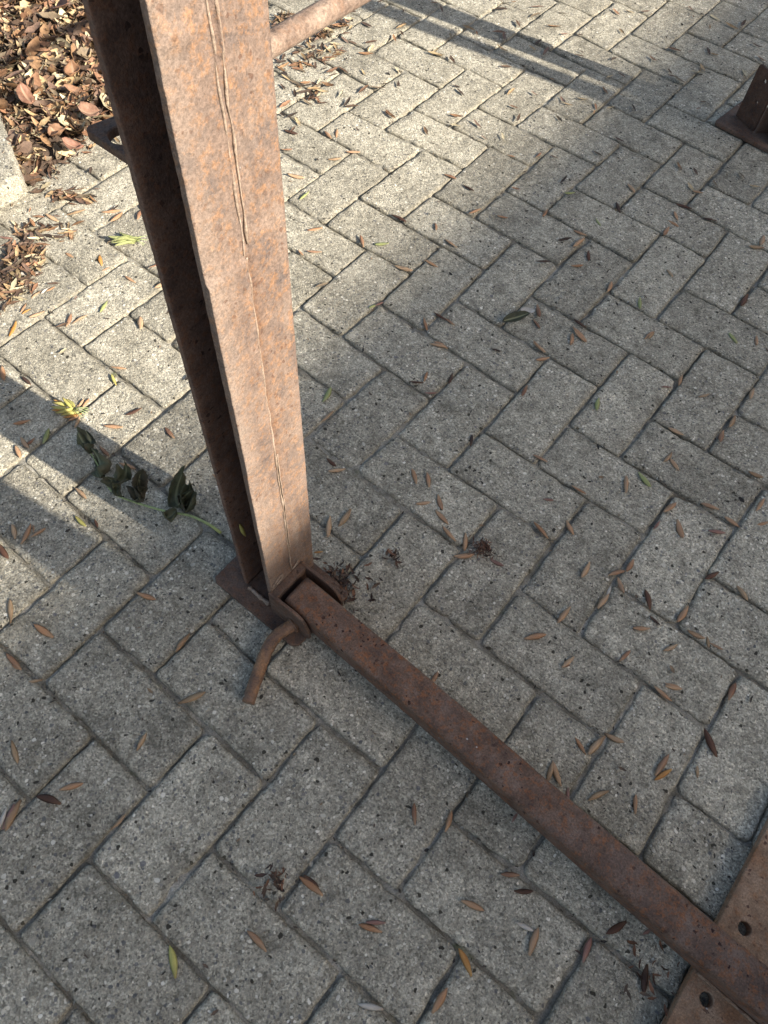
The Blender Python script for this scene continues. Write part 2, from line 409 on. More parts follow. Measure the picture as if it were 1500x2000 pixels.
# ------------------------------------------------------------------ ground and pavement
C = .105
OFFS = [(0,0,0.0022,0.0024),(0,1,0.0148,-0.004),(2,1,-0.0009,-0.0081),(2,0,-0.0053,0.0011),(3,2,-0.0026,-0.0071),(3,1,-0.0095,0.0006),(2,-1,0.0039,0.0112),(3,-1,-0.0005,0.0021),(1,-2,0.0018,-0.0004),(2,-2,0.0023,0.0067),(-2,3,0.0032,0.0042),(-1,3,-0.0001,-0.0004),(-2,-1,0.0012,0.0121),(-1,-1,-0.0141,0.0069),(-2,1,0.0055,-0.0122),(-1,1,-0.0026,-0.0175),(-1,0,0.0063,0.0053),(-1,2,-0.0011,-0.0088),(0,2,0.0014,-0.0068),(-3,2,0.0113,0.0067),(-3,4,0.0022,-0.0106),(-2,2,0.0074,0.0111),(-2,4,-0.0118,-0.0038),(-4,1,0.0097,0.0094),(-3,1,0.0048,0.0025),(-4,3,-0.0013,-0.0101),(-3,3,0.0028,0.0062),(-3,-4,-0.0015,-0.0252),(-2,-4,-0.0078,-0.0123),(-2,-5,0.0007,-0.0034),(-1,-5,-0.0041,0.001),(0,-7,0.0036,0.0006),(1,-7,-0.0016,0.0021),(2,-6,0.0074,0.0039),(2,-5,0.0065,-0.0138),(4,-5,-0.0114,-0.0041),(0,-5,0.0016,-0.0193),(1,-6,0.0033,-0.0056),(1,-4,0.005,-0.0281),(4,-1,0.009,-0.0064),(5,-1,-0.0068,-0.0061),(4,-3,0.0062,0.0104),(5,-3,0.0077,0.0063),(5,-2,0.0031,0.0),(3,-2,0.003,-0.0183),(4,-2,-0.0056,0.0071),(-7,-2,-0.0074,0.0095),(-7,0,-0.0037,-0.0113),(-6,-2,0.0036,-0.0022),(-6,-1,-0.0035,0.0033),(-5,-1,-0.0035,0.003),(-5,-2,-0.01,-0.0116),(-5,-3,-0.0045,0.0156),(-5,-4,0.0143,-0.0046),(-4,-4,-0.0008,-0.0057),(-4,-2,-0.0061,0.0023),(-4,-3,-0.0031,0.0034),(-3,10,0.0091,0.006),(-3,12,0.0,-0.0144),(-2,12,0.0042,-0.0134),(-2,10,-0.0018,0.0163),(-2,7,-0.0064,0.0396),(-2,9,0.0064,-0.0005),(-1,9,0.0013,-0.0053),(-1,7,0.0065,0.0082),(-1,8,0.0069,0.0128),(-1,10,0.0024,-0.0053),(0,10,-0.0059,0.0028),(0,8,-0.0078,0.0194),(-3,6,0.0044,0.03),(-3,8,-0.0016,-0.0042),(-2,8,-0.0031,-0.0002),(-2,6,-0.0083,0.0054)]
_oi = np.array([(a, b) for a, b, c, d in OFFS], float); _od = np.clip(np.array([(c, d) for a, b, c, d in OFFS]), -.018, .018)
def lat(i, j):
    w = np.exp(-((_oi - [i, j]) ** 2).sum(1) / (2 * .75 ** 2))
    s = w.sum(); o = (w[:, None] * _od).sum(0) / (s + .35)
    h = random.Random(i * 7919 + j * 104729)
    k = .0022 if s < .4 else .0008
    return np.array([i * C + o[0] + h.uniform(-k, k), j * C + o[1] + h.uniform(-k, k)])

CURB_X, CURB_Y = -1.045, 0.0
def in_curb(x, y): return x < CURB_X + .0 and y < CURB_Y + .0
BED_X = -1.13

pavement = mesh_obj('pavement', *(lambda nx, ny, x0, x1, y0, y1: (
    lambda X, Y: (np.stack([X.ravel(), Y.ravel(), (-.0064 + .0042 * fbm(X * 12, Y * 12, 3, 3) + .0026 * fbm(X * 45, Y * 45, 19, 2) + .0016 * fbm(X * 90, Y * 90, 9, 2)).ravel()], 1),
                  [(j * nx + i, j * nx + i + 1, (j + 1) * nx + i + 1, (j + 1) * nx + i) for j in range(ny - 1) for i in range(nx - 1)]))
    (*np.meshgrid(np.linspace(x0, x1, nx), np.linspace(y0, y1, ny))))(340, 400, -1.75, 1.05, -1.2, 2.1), mat=M_JOINT, smooth=True)
tag(pavement, 'grey concrete pavement laid in herringbone with sandy joints', None, None, 'structure')

ground = mesh_obj('ground', [(-150, -150, -.05), (150, -150, -.05), (150, 150, -.05), (-150, 150, -.05)], [(0, 1, 2, 3)], M_FAR)
tag(ground, 'grey paved yard ground running on beyond the pavement', None, None, 'structure')

def paver_mesh(corners, seed, n=(24, 12), gap=.0019):
    """corners: 4 xy points ccw, long side first. Returns verts/faces with a worn rounded top."""
    c = np.array(corners); ctr = c.mean(0)
    L = np.linalg.norm(c[1] - c[0]); W = np.linalg.norm(c[3] - c[0])
    def param(Lm, k):
        e = np.array([0, .0012, .003, .006, .010])
        mid = np.linspace(.016, Lm - .016, k)
        return np.concatenate([e, mid, Lm - e[::-1]])
    rr = random.Random(seed)
    g = gap + rr.uniform(-.0006, .0008)
    Li, Wi = L - 2 * g, W - 2 * g
    sx, sy = param(Li, n[0]), param(Wi, n[1])
    X, Y = np.meshgrid(sx, sy)
    dx = np.minimum(X, Li - X); dy = np.minimum(Y, Wi - Y)
    d = np.minimum(dx, dy)
    # round the corners
    r = .004 + rr.uniform(0, .006)
    a = np.clip(1 - dx / r, 0, 1); b = np.clip(1 - dy / r, 0, 1)
    m = np.maximum(a, b); ln = np.hypot(a, b) + 1e-9; f = np.where((a > 0) & (b > 0), m / ln, 1)
    sgx = np.where(X < Li / 2, -1, 1); sgy = np.where(Y < Wi / 2, -1, 1)
    Xr = np.where((a > 0) & (b > 0), np.where(X < Li / 2, r - a * f * r, Li - r + a * f * r), X)
    Yr = np.where((a > 0) & (b > 0), np.where(Y < Wi / 2, r - b * f * r, Wi - r + b * f * r), Y)
    # wobbly worn edge, in plane
    wx = fbm(Y * 90 + seed, X * 60, seed, 3) * .0019; wy = fbm(X * 90 + seed, Y * 60, seed + 5, 3) * .0019
    k = np.exp(-d / .006)
    Xr = Xr + wx * k; Yr = Yr + wy * k
    chip = np.clip(fbm(X * 38 + seed * 3.1, Y * 38, seed + 2, 3) - .22, 0, 1) * 2.6
    wear = .0022 * np.exp(-d / .0012) + .0007 * np.exp(-d / .004) + chip * .0050 * np.exp(-d / .006)
    Z = -wear + .0007 * fbm(X * 30, Y * 30, seed + 3, 3) + .0004 * fbm(X * 160, Y * 160, seed + 8, 2)
    Z = Z + (X / Li - .5) * rr.uniform(-.0016, .0016) + (Y / Wi - .5) * rr.uniform(-.0014, .0014) + rr.uniform(-.0012, .0012)
    u = (Xr + g) / L; v = (Yr + g) / W
    P = (c[0][None, None] * ((1 - u) * (1 - v))[..., None] + c[1] * (u * (1 - v))[..., None] + c[2] * (u * v)[..., None] + c[3] * ((1 - u) * v)[..., None]) - ctr
    ny, nx = X.shape
    V = np.concatenate([P, Z[..., None]], 2).reshape(-1, 3)
    F = [(j * nx + i, j * nx + i + 1, (j + 1) * nx + i + 1, (j + 1) * nx + i) for j in range(ny - 1) for i in range(nx - 1)]
    ring = [i for i in range(nx)] + [j * nx + nx - 1 for j in range(1, ny)] + [(ny - 1) * nx + i for i in range(nx - 2, -1, -1)] + [j * nx for j in range(ny - 2, 0, -1)]
    base = len(V); low = V[ring].copy(); low[:, 2] = -.045; V = np.concatenate([V, low])
    m_ = len(ring)
    F += [(ring[q], base + q, base + (q + 1) % m_, ring[(q + 1) % m_]) for q in range(m_)]
    edge = np.concatenate([np.clip(1 - d / .012, 0, 1).ravel(), np.ones(m_)])
    return V, F, ctr, edge

def add_edge_attr(me, edge):
    at = me.attributes.new('edge', 'FLOAT', 'POINT'); at.data.foreach_set('value', np.asarray(edge, dtype=np.float32))

Cm = np.array([[0.7806541, 0.62319787, 0.0469425], [0.5600299, -0.66422954, -0.49514203], [-0.27739087, 0.41282386, -0.86754295]])
Cp = np.array([0.29522905, -0.60445739, 1.00212676])
def view(x, y, z=0.0):
    c = Cm @ (np.array([x, y, z]) - Cp)
    if c[2] <= 0: return None
    return c[:2] / c[2] * 1454.47 + [750, 1000]
def inview(x, y, m=60):
    p = view(x, y); return p is not None and -m < p[0] < 1500 + m and -m < p[1] < 2000 + m

mv, mf, me_, off = [], [], [], 0
npav = 0
for i in range(-20, 13):
    for j in range(-13, 22):
        k = (i - j) % 4
        if k == 0: cells = [(i, j), (i + 2, j), (i + 2, j + 1), (i, j + 1)]
        elif k == 3: cells = [(i + 1, j), (i + 1, j + 2), (i, j + 2), (i, j)]
        else: continue
        cx = sum(a for a, b in cells) / 4 * C; cy = sum(b for a, b in cells) / 4 * C
        if cx < -1.62 or cx > .98 or cy < -1.15 or cy > 2.05: continue
        if cx < CURB_X - .0 and cy < .04: continue
        if cx < -1.22 and cy < .85: continue
        corners = [lat(a, b) for a, b in cells]
        if in_curb(*corners[0]) or in_curb(*corners[1]) or in_curb(*corners[2]) or in_curb(*corners[3]):
            corners = [np.array([max(q[0], CURB_X + .004), q[1]]) if q[1] < CURB_Y else q for q in corners]
        seed = (i + 40) * 97 + (j + 40) * 13
        vis = any(inview(q[0], q[1]) for q in corners) or inview(cx, cy)
        V, F, ctr, edge = paver_mesh(corners, seed, (22, 11) if vis else (4, 2))
        if vis:
            o = mesh_obj('paver', V, F, M_PAVER, pavement, True, (ctr[0], ctr[1], 0)); add_edge_attr(o.data, edge); npav += 1
        else:
            mv.append(V + [ctr[0], ctr[1], 0]); mf += [tuple(q + off for q in f) for f in F]; me_.append(edge); off += len(V)
o = mesh_obj('outer_pavers', np.concatenate(mv), mf, M_PAVER, pavement, True); add_edge_attr(o.data, np.concatenate(me_)); o['kind'] = 'stuff'
print('pavers', npav)

# planting bed under the fallen leaves
nx, ny = 90, 110
X, Y = np.meshgrid(np.linspace(-3.4, -.86, nx), np.linspace(.005, 1.0, ny))
def bedmask(x, y):
    edge = -1.0 + .075 * fbm(np.asarray(y) * 7, np.asarray(y) * 0 + 3, 21, 3) - np.clip((np.asarray(y) - .42) * .75, 0, .6)
    return np.clip((edge - x) / .10, 0, 1)
Z = -.02 + bedmask(X, Y) * .032 + np.clip(Y / .05, 0, 1) * 0 + .006 * fbm(X * 16, Y * 16, 31, 3) * bedmask(X, Y)
Z[bedmask(X, Y) <= 0] = -.03
soil = mesh_obj('soil', np.stack([X.ravel(), Y.ravel(), Z.ravel()], 1), [(b * nx + a, b * nx + a + 1, (b + 1) * nx + a + 1, (b + 1) * nx + a) for b in range(ny - 1) for a in range(nx - 1)], M_SOIL, smooth=True)
tag(soil, 'dark crumbly soil showing between the fallen leaves', None, None, 'structure')

# curb block
def curb():
    bm = prism_bm([(-1.022, -.012), (-1.36, .158), (-1.42, .10), (-1.42, -.95), (-1.040, -.95)], 'z', -.05, .042, 0)
    bmesh.ops.recalc_face_normals(bm, faces=bm.faces)
    bmesh.ops.bevel(bm, geom=list(bm.edges), offset=.010, segments=4, affect='EDGES', profile=.5)
    bmesh.ops.triangulate(bm, faces=bm.faces)
    for _ in range(4):
        bmesh.ops.subdivide_edges(bm, edges=[e for e in bm.edges if e.calc_length() > .02], cuts=1)
        bmesh.ops.triangulate(bm, faces=bm.faces)
    for v in bm.verts:
        n = float(fbm(v.co.x * 25 + v.co.z * 30, v.co.y * 25, 77, 3))
        v.co += Vector((n * .003, n * .003, n * .0015))
    o = bm_obj('concrete_curb', bm, M_CURB, None, True)
    return tag(o, 'pale speckled concrete curb block with a rounded end beside the fallen leaves', 'curb')
curb()

# ------------------------------------------------------------------ building that throws the broad shade
def building():
    b = empty('brick_building', (12, 1, 0), 'long low brick building across the yard whose roof edge shades the paving', 'building')
    H = (12.0 + .375) * math.sqrt(1 + .11 ** 2) * math.tan(R(SUN_EL))
    w = bm_obj('wall', box_bm(.3, 6.3, -16, 16, -.05, H - .14, 0), M_BRICK, b)
    bm = bmesh.new()
    bm.free()
    r = bm_obj('roof', box_bm(0, 6.6, -16.3, 16.3, H - .14, H, 0), M_ROOF, b)
    for k in range(9):
        y = -14 + k * 3.4
        f = bm_obj('window', box_bm(.22, .30, y, y + 1.5, 1.0, 2.5, 0), M_FRAME, b)
        bm_obj('pane', box_bm(.20, .219, y + .08, y + 1.42, 1.08, 2.42, 0), M_GLASS, f)
    return b
building()

# ------------------------------------------------------------------ rack frame (post, beam, plates)
FU = -.046                      # front face of the near post
def flange(name, parent, v0, v1, z0, z1, ufront, thick, mat, seam=False, nz=260, nv=26, curl=0):
    zs = np.linspace(z0, z1, nz)
    vs = np.concatenate([[v0, v0 + .0008], np.linspace(v0 + .002, v1 - .002, nv), [v1 - .0008, v1]])
    if seam:
        extra = []
        vs = np.unique(np.round(np.concatenate([vs, np.linspace(-.3185, -.3055, 27)]), 5))
    V_, Z_ = np.meshgrid(vs, zs)
    d = np.minimum(V_ - v0, v1 - V_)
    U = ufront - .0009 * np.exp(-d / .0008) + .00025 * fbm(V_ * 60, Z_ * 30, 41, 3) + .0004 * vnoise(V_ * 7, Z_ * 2.1, 44)
    Vj = V_ + np.where(d < .0016, .00025 * vnoise(Z_ * 25, Z_ * 0 + (V_ > -.31), 51) + .00022 * vnoise(Z_ * 190, Z_ * 0 + (V_ > -.31), 55), 0)
    if seam:
        sv = -.3135 + .0010 * vnoise(Z_ * 9, Z_ * 0 + 2, 61) + .0005 * vnoise(Z_ * 60, Z_ * 0 + 2, 62)
        lowpart = np.clip((.612 - Z_) / .006, 0, 1)
        step = 1 / (1 + np.exp((V_ - sv) / .00022))
        midp = np.clip((Z_ - .34) / .02, 0, 1)
        U = U + lowpart * (step * (.0009 + .0016 * midp) - .0008 * np.exp(-np.clip(V_ - sv, 0, 1) / .0022) * (V_ > sv))
        lowpart2 = np.clip((.33 - Z_) / .01, 0, 1)
        U = U - lowpart2 * (1 - step) * .0006 * np.exp(-np.clip(V_ - sv, 0, 1) / .006)
        up = np.clip((Z_ - .60) / .02, 0, 1)
        r1 = -.3140 - .016 * np.clip(Z_ - .70, 0, 1) + .0008 * vnoise(Z_ * 40, Z_ * 0, 63)
        r2 = -.3085 + .006 * np.clip(Z_ - .70, 0, 1) + .0009 * vnoise(Z_ * 35, Z_ * 0 + 9, 64)
        bead = .0009 * (1 + .4 * vnoise(Z_ * 150, Z_ * 0, 65))
        U = U + up * (bead * np.exp(-((V_ - r1) / .0009) ** 2) + bead * 1.1 * np.exp(-((V_ - r2) / .0010) ** 2) - .0005 * np.exp(-((V_ - (r1 + r2) / 2) / .0016) ** 2))
        lw = np.clip((.34 - Z_) / .02, 0, 1)
        U = U + lw * .0009 * (np.exp(-((V_ - sv - .0006) / .0008) ** 2) + np.exp(-((V_ - sv - .0034) / .0007) ** 2) * (Z_ > .12)) * (1 + .5 * vnoise(Z_ * 160, Z_ * 0, 66))
        # scar near the top
        U = U + .0022 * np.exp(-(((V_ + .338) / .010) ** 2 + ((Z_ - .775) / .006) ** 2)) - .0018 * np.exp(-(((V_ + .344) / .004) ** 2 + ((Z_ - .768) / .0035) ** 2))
        cz = .768 + (V_ + .345) * .45 + .003 * vnoise(V_ * 150, V_ * 0, 70)
        U = U + .0011 * np.exp(-((Z_ - cz) / .0016) ** 2) * ((V_ > -.344) & (V_ < -.318))
    stain = np.zeros_like(U); palea = np.zeros_like(U)
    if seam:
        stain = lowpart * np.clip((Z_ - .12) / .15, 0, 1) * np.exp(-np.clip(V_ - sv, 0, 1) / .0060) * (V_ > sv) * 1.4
        palea = np.clip(1 - (V_ - v0) / .028, 0, 1) * .8
    nV = len(vs)
    front = np.stack([U, Vj, Z_], 2).reshape(-1, 3)
    back = np.stack([np.full_like(U, ufront - thick), Vj, Z_], 2).reshape(-1, 3)
    N = len(front)
    F = []
    for j in range(nz - 1):
        for i in range(nV - 1):
            a = j * nV + i
            F.append((a, a + 1, a + nV + 1, a + nV)); F.append((N + a + 1, N + a, N + a + nV, N + a + nV + 1))
        a = j * nV; F.append((N + a, a, a + nV, N + a + nV))
        a = j * nV + nV - 1; F.append((a, N + a, N + a + nV, a + nV))
    for i in range(nV - 1):
        F.append((N + i, N + i + 1, i + 1, i)); a = (nz - 1) * nV + i; F.append((a, a + 1, N + a + 1, N + a))
    o = mesh_obj(name, np.concatenate([front, back]), F, mat, parent, True)
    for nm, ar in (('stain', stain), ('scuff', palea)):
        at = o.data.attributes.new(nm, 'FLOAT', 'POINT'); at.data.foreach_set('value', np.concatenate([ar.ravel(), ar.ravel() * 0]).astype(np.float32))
    o.data.polygons.foreach_set('use_smooth', [True] * len(o.data.polygons))
    # flat shading on the thin side faces keeps the cut edge crisp
    for p in o.data.polygons:
        if abs(p.normal.x) < .6: p.use_smooth = False
    return o

rack = empty('steel_rack', (-.07, -.312, 0), 'rusty steel rack frame with upright double flange post, long floor beam and bent locking pin', 'rack')
rack.location = (0, 0, 0)
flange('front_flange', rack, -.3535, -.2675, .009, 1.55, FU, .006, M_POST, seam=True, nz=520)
# web between the flanges
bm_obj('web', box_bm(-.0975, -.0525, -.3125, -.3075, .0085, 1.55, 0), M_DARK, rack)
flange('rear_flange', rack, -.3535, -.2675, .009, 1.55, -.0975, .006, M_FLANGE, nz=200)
bm_obj('base_plate', prism_bm([(-.143, -.374), (-.136, -.379), (.010, -.381), (.019, -.374), (.024, -.274), (.018, -.267), (-.138, -.262), (-.144, -.268)], 'z', .0006, .0082, .0012), M_BASE, rack)
# socket cheeks holding the beam
def cheek(v0, v1, top, parent, u1=.026, hole=None):
    out = [(FU + .0012, .0085), (u1 - .004, .0085), (u1 + .001, .016), (u1 + .001, top * .52), (u1 - .004, top * .74), (u1 - .012, top * .93), (u1 - .022, top), (FU + .0012, top)]
    return bm_obj('socket_cheek', prism_bm(out, 'y', v0, v1, .001, hole), M_BASE, parent)
c1 = cheek(-.3605, -.3555, .068, rack)
c2 = cheek(-.2960, -.2910, .060, rack, .030)
bm_obj('socket_back', box_bm(-.0452, -.0335, -.3552, -.2962, .0085, .0605, .0015), M_BASE, rack)
# weld lumps where the flange meets the socket
def weld(name, pts, r, parent, seed=1):
    pts = bez(pts, 10); V, F = tube(pts, [r * (1 + .35 * float(vnoise(k * .9, seed, seed))) for k in range(len(pts))], 8, True, .2)
    return mesh_obj(name, V, F, M_WELD, parent, True)
weld('weld_bead', [(-.0445, -.3505, .071), (-.0437, -.344, .078), (-.0437, -.336, .083), (-.0440, -.330, .080), (-.0440, -.3335, .073), (-.0440, -.343, .069)], .0011, rack, 3)
weld('weld_bead', [(-.0445, -.314, .10), (-.0440, -.3135, .082), (-.0437, -.3125, .070), (-.0438, -.306, .069), (-.0440, -.300, .074)], .0011, rack, 5)
weld('weld_bead', [(-.093, -.3560, .010), (-.088, -.3555, .011), (-.07, -.3560, .010), (-.052, -.3555, .011)], .0030, rack, 7)

def seamline(z0, z1, fv, r, seed, n=140, off=.0009):
    pts = []; rad = []
    for k in range(n):
        z = z0 + (z1 - z0) * k / (n - 1); pts.append((FU + off, fv(z), z))
        rad.append(r * max(.25, 1 + .9 * float(fbm(z * 60, seed, seed, 2))))
    V, F = tube(pts, rad, 7, True, .15); return mesh_obj('weld_seam', V, F, M_WELD, rack, True)
_sv = lambda z: -.3135 + .0010 * float(vnoise(z * 9, 2, 61)) + .0005 * float(vnoise(z * 60, 2, 62))
seamline(.075, .610, lambda z: _sv(z) + .0003, .0010, 5, 260, .0013)
seamline(.13, .345, lambda z: _sv(z) + .0034, .0007, 6)
seamline(.612, .80, lambda z: -.3140 - .016 * max(0, z - .70) + .0016 * float(fbm(z * 30, 0, 63)), .0008, 7, 140, .0003)
seamline(.62, .80, lambda z: -.3090 + .006 * max(0, z - .70) + .0018 * float(fbm(z * 26, 9, 64)), .0010, 8, 140, .0003)

# beam: rounded square tube
def beam_path():
    # rounded rectangle section swept along a slightly skewed line
    hw, z0, z1, r = .0240, .0185, .0615, .0075
    sec = []
    for cxs, czs, a0 in ((hw - r, z1 - r, 0), (-(hw - r), z1 - r, 90), (-(hw - r), z0 + r, 180), (hw - r, z0 + r, 270)):
        for k in range(6):
            a = R(a0 + k * 18); sec.append((cxs + r * math.cos(a), czs + r * math.sin(a)))
    xs = np.linspace(-.0235, 1.02, 190); V = []; F = []; m = len(sec)
    # denser side samples
    sec2 = []
    for q in range(m):
        a, b = sec[q], sec[(q + 1) % m]; L = math.dist(a, b); kk = max(1, int(L / .003))
        for e in range(kk): sec2.append((a[0] + (b[0] - a[0]) * e / kk, a[1] + (b[1] - a[1]) * e / kk))
    sec = sec2; m = len(sec)
    for i, x in enumerate(xs):
        cy = -.3272 - .042 * (x + .02) + .0012 * math.sin(x * 9)
        for q, (sy, sz) in enumerate(sec):
            n = float(fbm(x * 35, q * .35, 83, 3)) * .0009 + float(vnoise(x * 8, q * .12, 84)) * .0010
            V.append((x, cy + sy * (1 + n * 20), sz + n))
        if i:
            for q in range(m):
                a = (i - 1) * m + q; b = (i - 1) * m + (q + 1) % m
                F.append((a, b, b + m, a + m))
    # wall thickness: open tube end with an inner lip
    for e, (i0, dx) in enumerate(((0, .03), (len(xs) - 1, -.03))):
        base = len(V)
        for dxx in (0, dx):
            for q, (sy, sz) in enumerate(sec):
                c = V[i0 * m + q]; cy = -.3272 - .042 * (xs[i0] + .02); cz = (z0 + z1) / 2
                V.append((c[0] + dxx, cy + (c[1] - cy) * .84, cz + (c[2] - cz) * .82))
        for q in range(m):
            q2 = (q + 1) % m
            F.append((i0 * m + q, base + q, base + q2, i0 * m + q2) if e == 0 else (i0 * m + q2, base + q2, base + q, i0 * m + q))
            F.append((base + q, base + m + q, base + m + q2, base + q2))
    return V, F
bV, bF = beam_path()
mesh_obj('floor_beam', bV, bF, M_BEAM, rack, True)
# bent locking pin
pin = bez([(.000, -.3400, .0300), (-.001, -.364, .0290), (-.008, -.386, .0250), (-.006, -.408, .0205), (.002, -.430, .0170), (.012, -.454, .0140), (.0225, -.4775, .0115)], 9)
V, F = tube(pin, [.0088] * (len(pin) - 1) + [.0083], 18, True, .05)
o = mesh_obj('locking_pin', V, F, M_PIN, rack, True)
for p in o.data.polygons:
    if len(p.vertices) > 4: p.use_smooth = False
# pin collar ring
V, F = tube([(.0001, -.3612, .0292), (-.0006, -.3640, .0290)], .0112, 18); mesh_obj('pin_weld', V, F, M_PIN, rack, True)

# round cross bar from the near post towards the far post
V, F = tube([(-.079, -.3070 + .0012 + i * .06, 0.7195 + .0005 * math.sin(i)) for i in range(26)], .0080, 20, True, .03)
mesh_obj('cross_bar', V, F, M_ROD, rack, True)
# triangular eye plate behind the post
bm_obj('eye_plate', prism_bm([(-.1042, -.3340), (-.1042, -.2745), (-.168, -.2765), (-.1725, -.290), (-.1815, -.3285), (-.178, -.3325)], 'z', .653, .661, .0008, (-.1545, -.3175, .0115)), M_BASE, rack)
# far end: wide plate and second upright
bm_obj('foot_plate', prism_bm([(.628, -.475), (.634, -.12), (.90, -.125), (.895, -.48)], 'z', .004, .018, .0010, [(.6585, -.3035, .0078), (.6545, -.3960, .0078), (.80, -.20, .008)]), M_PLATE, rack)
bm_obj('rear_post', box_bm(.80, .806, -.392, -.318, .0185, 1.55, .0008), M_POST, rack)
bm_obj('rear_post_web', box_bm(.8065, .85, -.358, -.352, .0185, 1.55, .0008), M_POST, rack)
bV2, bF2 = tube(bez([(.633, -.3295, .0190), (.70, -.3320, .0192), (.79, -.3360, .0190)], 20), .0022, 8, True, .3)
mesh_obj('weld_bead', bV2, bF2, M_PLATE, rack, True)
bV2, bF2 = tube(bez([(.634, -.3795, .0190), (.70, -.3825, .0192), (.79, -.3862, .0190)], 20), .0022, 8, True, .3)
mesh_obj('weld_bead', bV2, bF2, M_PLATE, rack, True)

# second rack, upper right
rk2 = empty('steel_rack', (0, 0, 0), 'second rusty rack at the upper right showing only its base plate and channel socket', 'rack')
bm_obj('base_plate', prism_bm([(-.084, 1.157), (-.080, 1.150), (.17, 1.128), (.19, 1.27), (-.07, 1.29)], 'z', .001, .010, .0015), M_BASE, rk2)
def vplate(name, a, b, z0, z1, th, parent, mat, hole=None):
    a = Vector(a); b = Vector(b); d = (b - a); L = d.length
    bm = prism_bm([(0, z0), (L, z0), (L, z1), (.004, z1), (0, z1 - .004)], 'y', -th / 2, th / 2, .001, hole)
    o = bm_obj(name, bm, mat, parent); o.location = (a.x, a.y, 0); o.rotation_euler = (0, 0, math.atan2(d.y, d.x))
    return o
vplate('socket_plate', (-.057, 1.206), (.0, 1.176), .0105, .128, .006, rk2, M_DARK, [(.032, .106, .0042), (.038, .062, .0035)])
vplate('socket_back', (.004, 1.176), (.052, 1.222), .0105, .128, .006, rk2, M_BASE)
vplate('socket_side', (.045, 1.155), (.054, 1.214), .0105, .128, .006, rk2, M_BEAM)
bm_obj('upright_post', box_bm(.090, .096, 1.172, 1.242, .0105, 1.55, .0008), M_POST, rk2)
bm_obj('rear_post', box_bm(.90, .906, 1.186, 1.241, .002, 1.55, .0008), M_POST, rk2)
bm_obj('floor_beam', box_bm(.12, .899, 1.19, 1.235, .018, .06, .006), M_BEAM, rk2)

# ------------------------------------------------------------------ seeds, leaves
def seed_mesh(k, L=1.0, W=.27):
    rr = random.Random(k); n, m = 9, 5
    V = []; F = []; sh = []
    bend = rr.uniform(-.10, .16); side = rr.uniform(-.08, .08); tw = rr.uniform(-.5, .5); asym = rr.uniform(.38, .62)
    for s in (1, -1):
        for i in range(n):
            t = i / (n - 1)
            w = W * .5 * (math.sin(math.pi * min(1, t ** (.75 + asym * .6))) ** .62) * (1 - .25 * t) if 0 < i < n - 1 else .012
            if i == n - 1: w = W * .12
            for j in range(m):
                q = j / (m - 1) * 2 - 1
                x = t - .5; y = q * w + side * math.sin(math.pi * t) * .5
                th = (.055 if t < .6 else .03) * (1 - abs(q) ** 2) * math.sin(math.pi * min(1, t * .95 + .04))
                ridge = .018 * (1 if j == 2 else 0) * (s > 0)
                z = bend * (t - .5) ** 2 * 2 + tw * q * w * (t - .5) + s * th + ridge + .055
                V.append((x * L, y, z)); sh.append(t)
    N = n * m
    for i in range(n - 1):
        for j in range(m - 1):
            a = i * m + j; F.append((a, a + m, a + m + 1, a + 1)[::-1]); F.append((N + a, N + a + m, N + a + m + 1, N + a + 1))
    for i in range(n - 1):
        a = i * m; F.append((a, a + m, N + a + m, N + a)); a = i * m + m - 1; F.append((a + m, a, N + a, N + a + m))
    for j in range(m - 1):
        F.append((j, j + 1, N + j + 1, N + j)[::-1]); a = (n - 1) * m + j; F.append((a, a + 1, N + a + 1, N + a))
    return V, F, sh

SM = []
for k in range(10): SM.append(seed_mesh(k + 3, W=.285 + .016 * (k % 4)))
SEEDM = {}
def seed_data(k, code):
    if (k, code) not in SEEDM:
        mat = dict(b=M_BROWN, d=M_DSEED, t=M_TAN, p=M_PINK, g=M_GREEN, y=M_YELLOW, o=M_ORANGE, w=M_WHITE)[code]
        V, F, sh = SM[k]; me = bpy.data.meshes.new('winged_seed'); me.from_pydata(V, [], F); me.materials.append(mat)
        me.polygons.foreach_set('use_smooth', [True] * len(F))
        at = me.attributes.new('shade', 'FLOAT', 'POINT'); at.data.foreach_set('value', np.array([max(0, (q - .55) * 2) for q in sh], dtype=np.float32))
        SEEDM[(k, code)] = me
    return SEEDM[(k, code)]

COLN = dict(b='brown', d='dark brown', t='tan', p='reddish brown', g='green', y='yellow', o='orange brown', w='whitish')
def zone(x, y):
    by = -.327 - .042 * (x + .02)
    if x > -.02 and abs(y - by) < .05: return 'against the long beam'
    if x > -.02 and by < y < by + .13: return 'just above the long beam'
    if x > -.05 and by - .16 < y < by: return 'just below the long beam'
    if x > .05 and y < by - .16: return 'at the picture bottom'
    if y < -.42 and x < .05: return 'in the lower left'
    if x < -.30 and -.45 < y < -.30: return 'in the stripe shadow left of the post'
    if x < -.60 and y < .05: return 'near the left seed heap'
    if x < -.10 and y < .06 and y > -.35 and x < -.33: return 'on sunlit paving left of the post'
    if x < -.10 and y < -.28: return 'beside the leafy twig'
    if abs(x + .05) < .12 and abs(y + .25) < .12: return 'by the post foot'
    if y > .95 and x < -.35: return 'by the double shadow at the top'
    if y > .95: return 'near the second rack'
    if x < -.75 and y > .4: return 'below the round bar'
    if x < -.40 and y > .05: return 'on sunlit paving right of the post'
    if y > .45: return 'at the upper right'
    if x > .02: return 'toward the right edge'
    if y > .1: return 'right of the picture centre'
    return 'between post and picture centre'

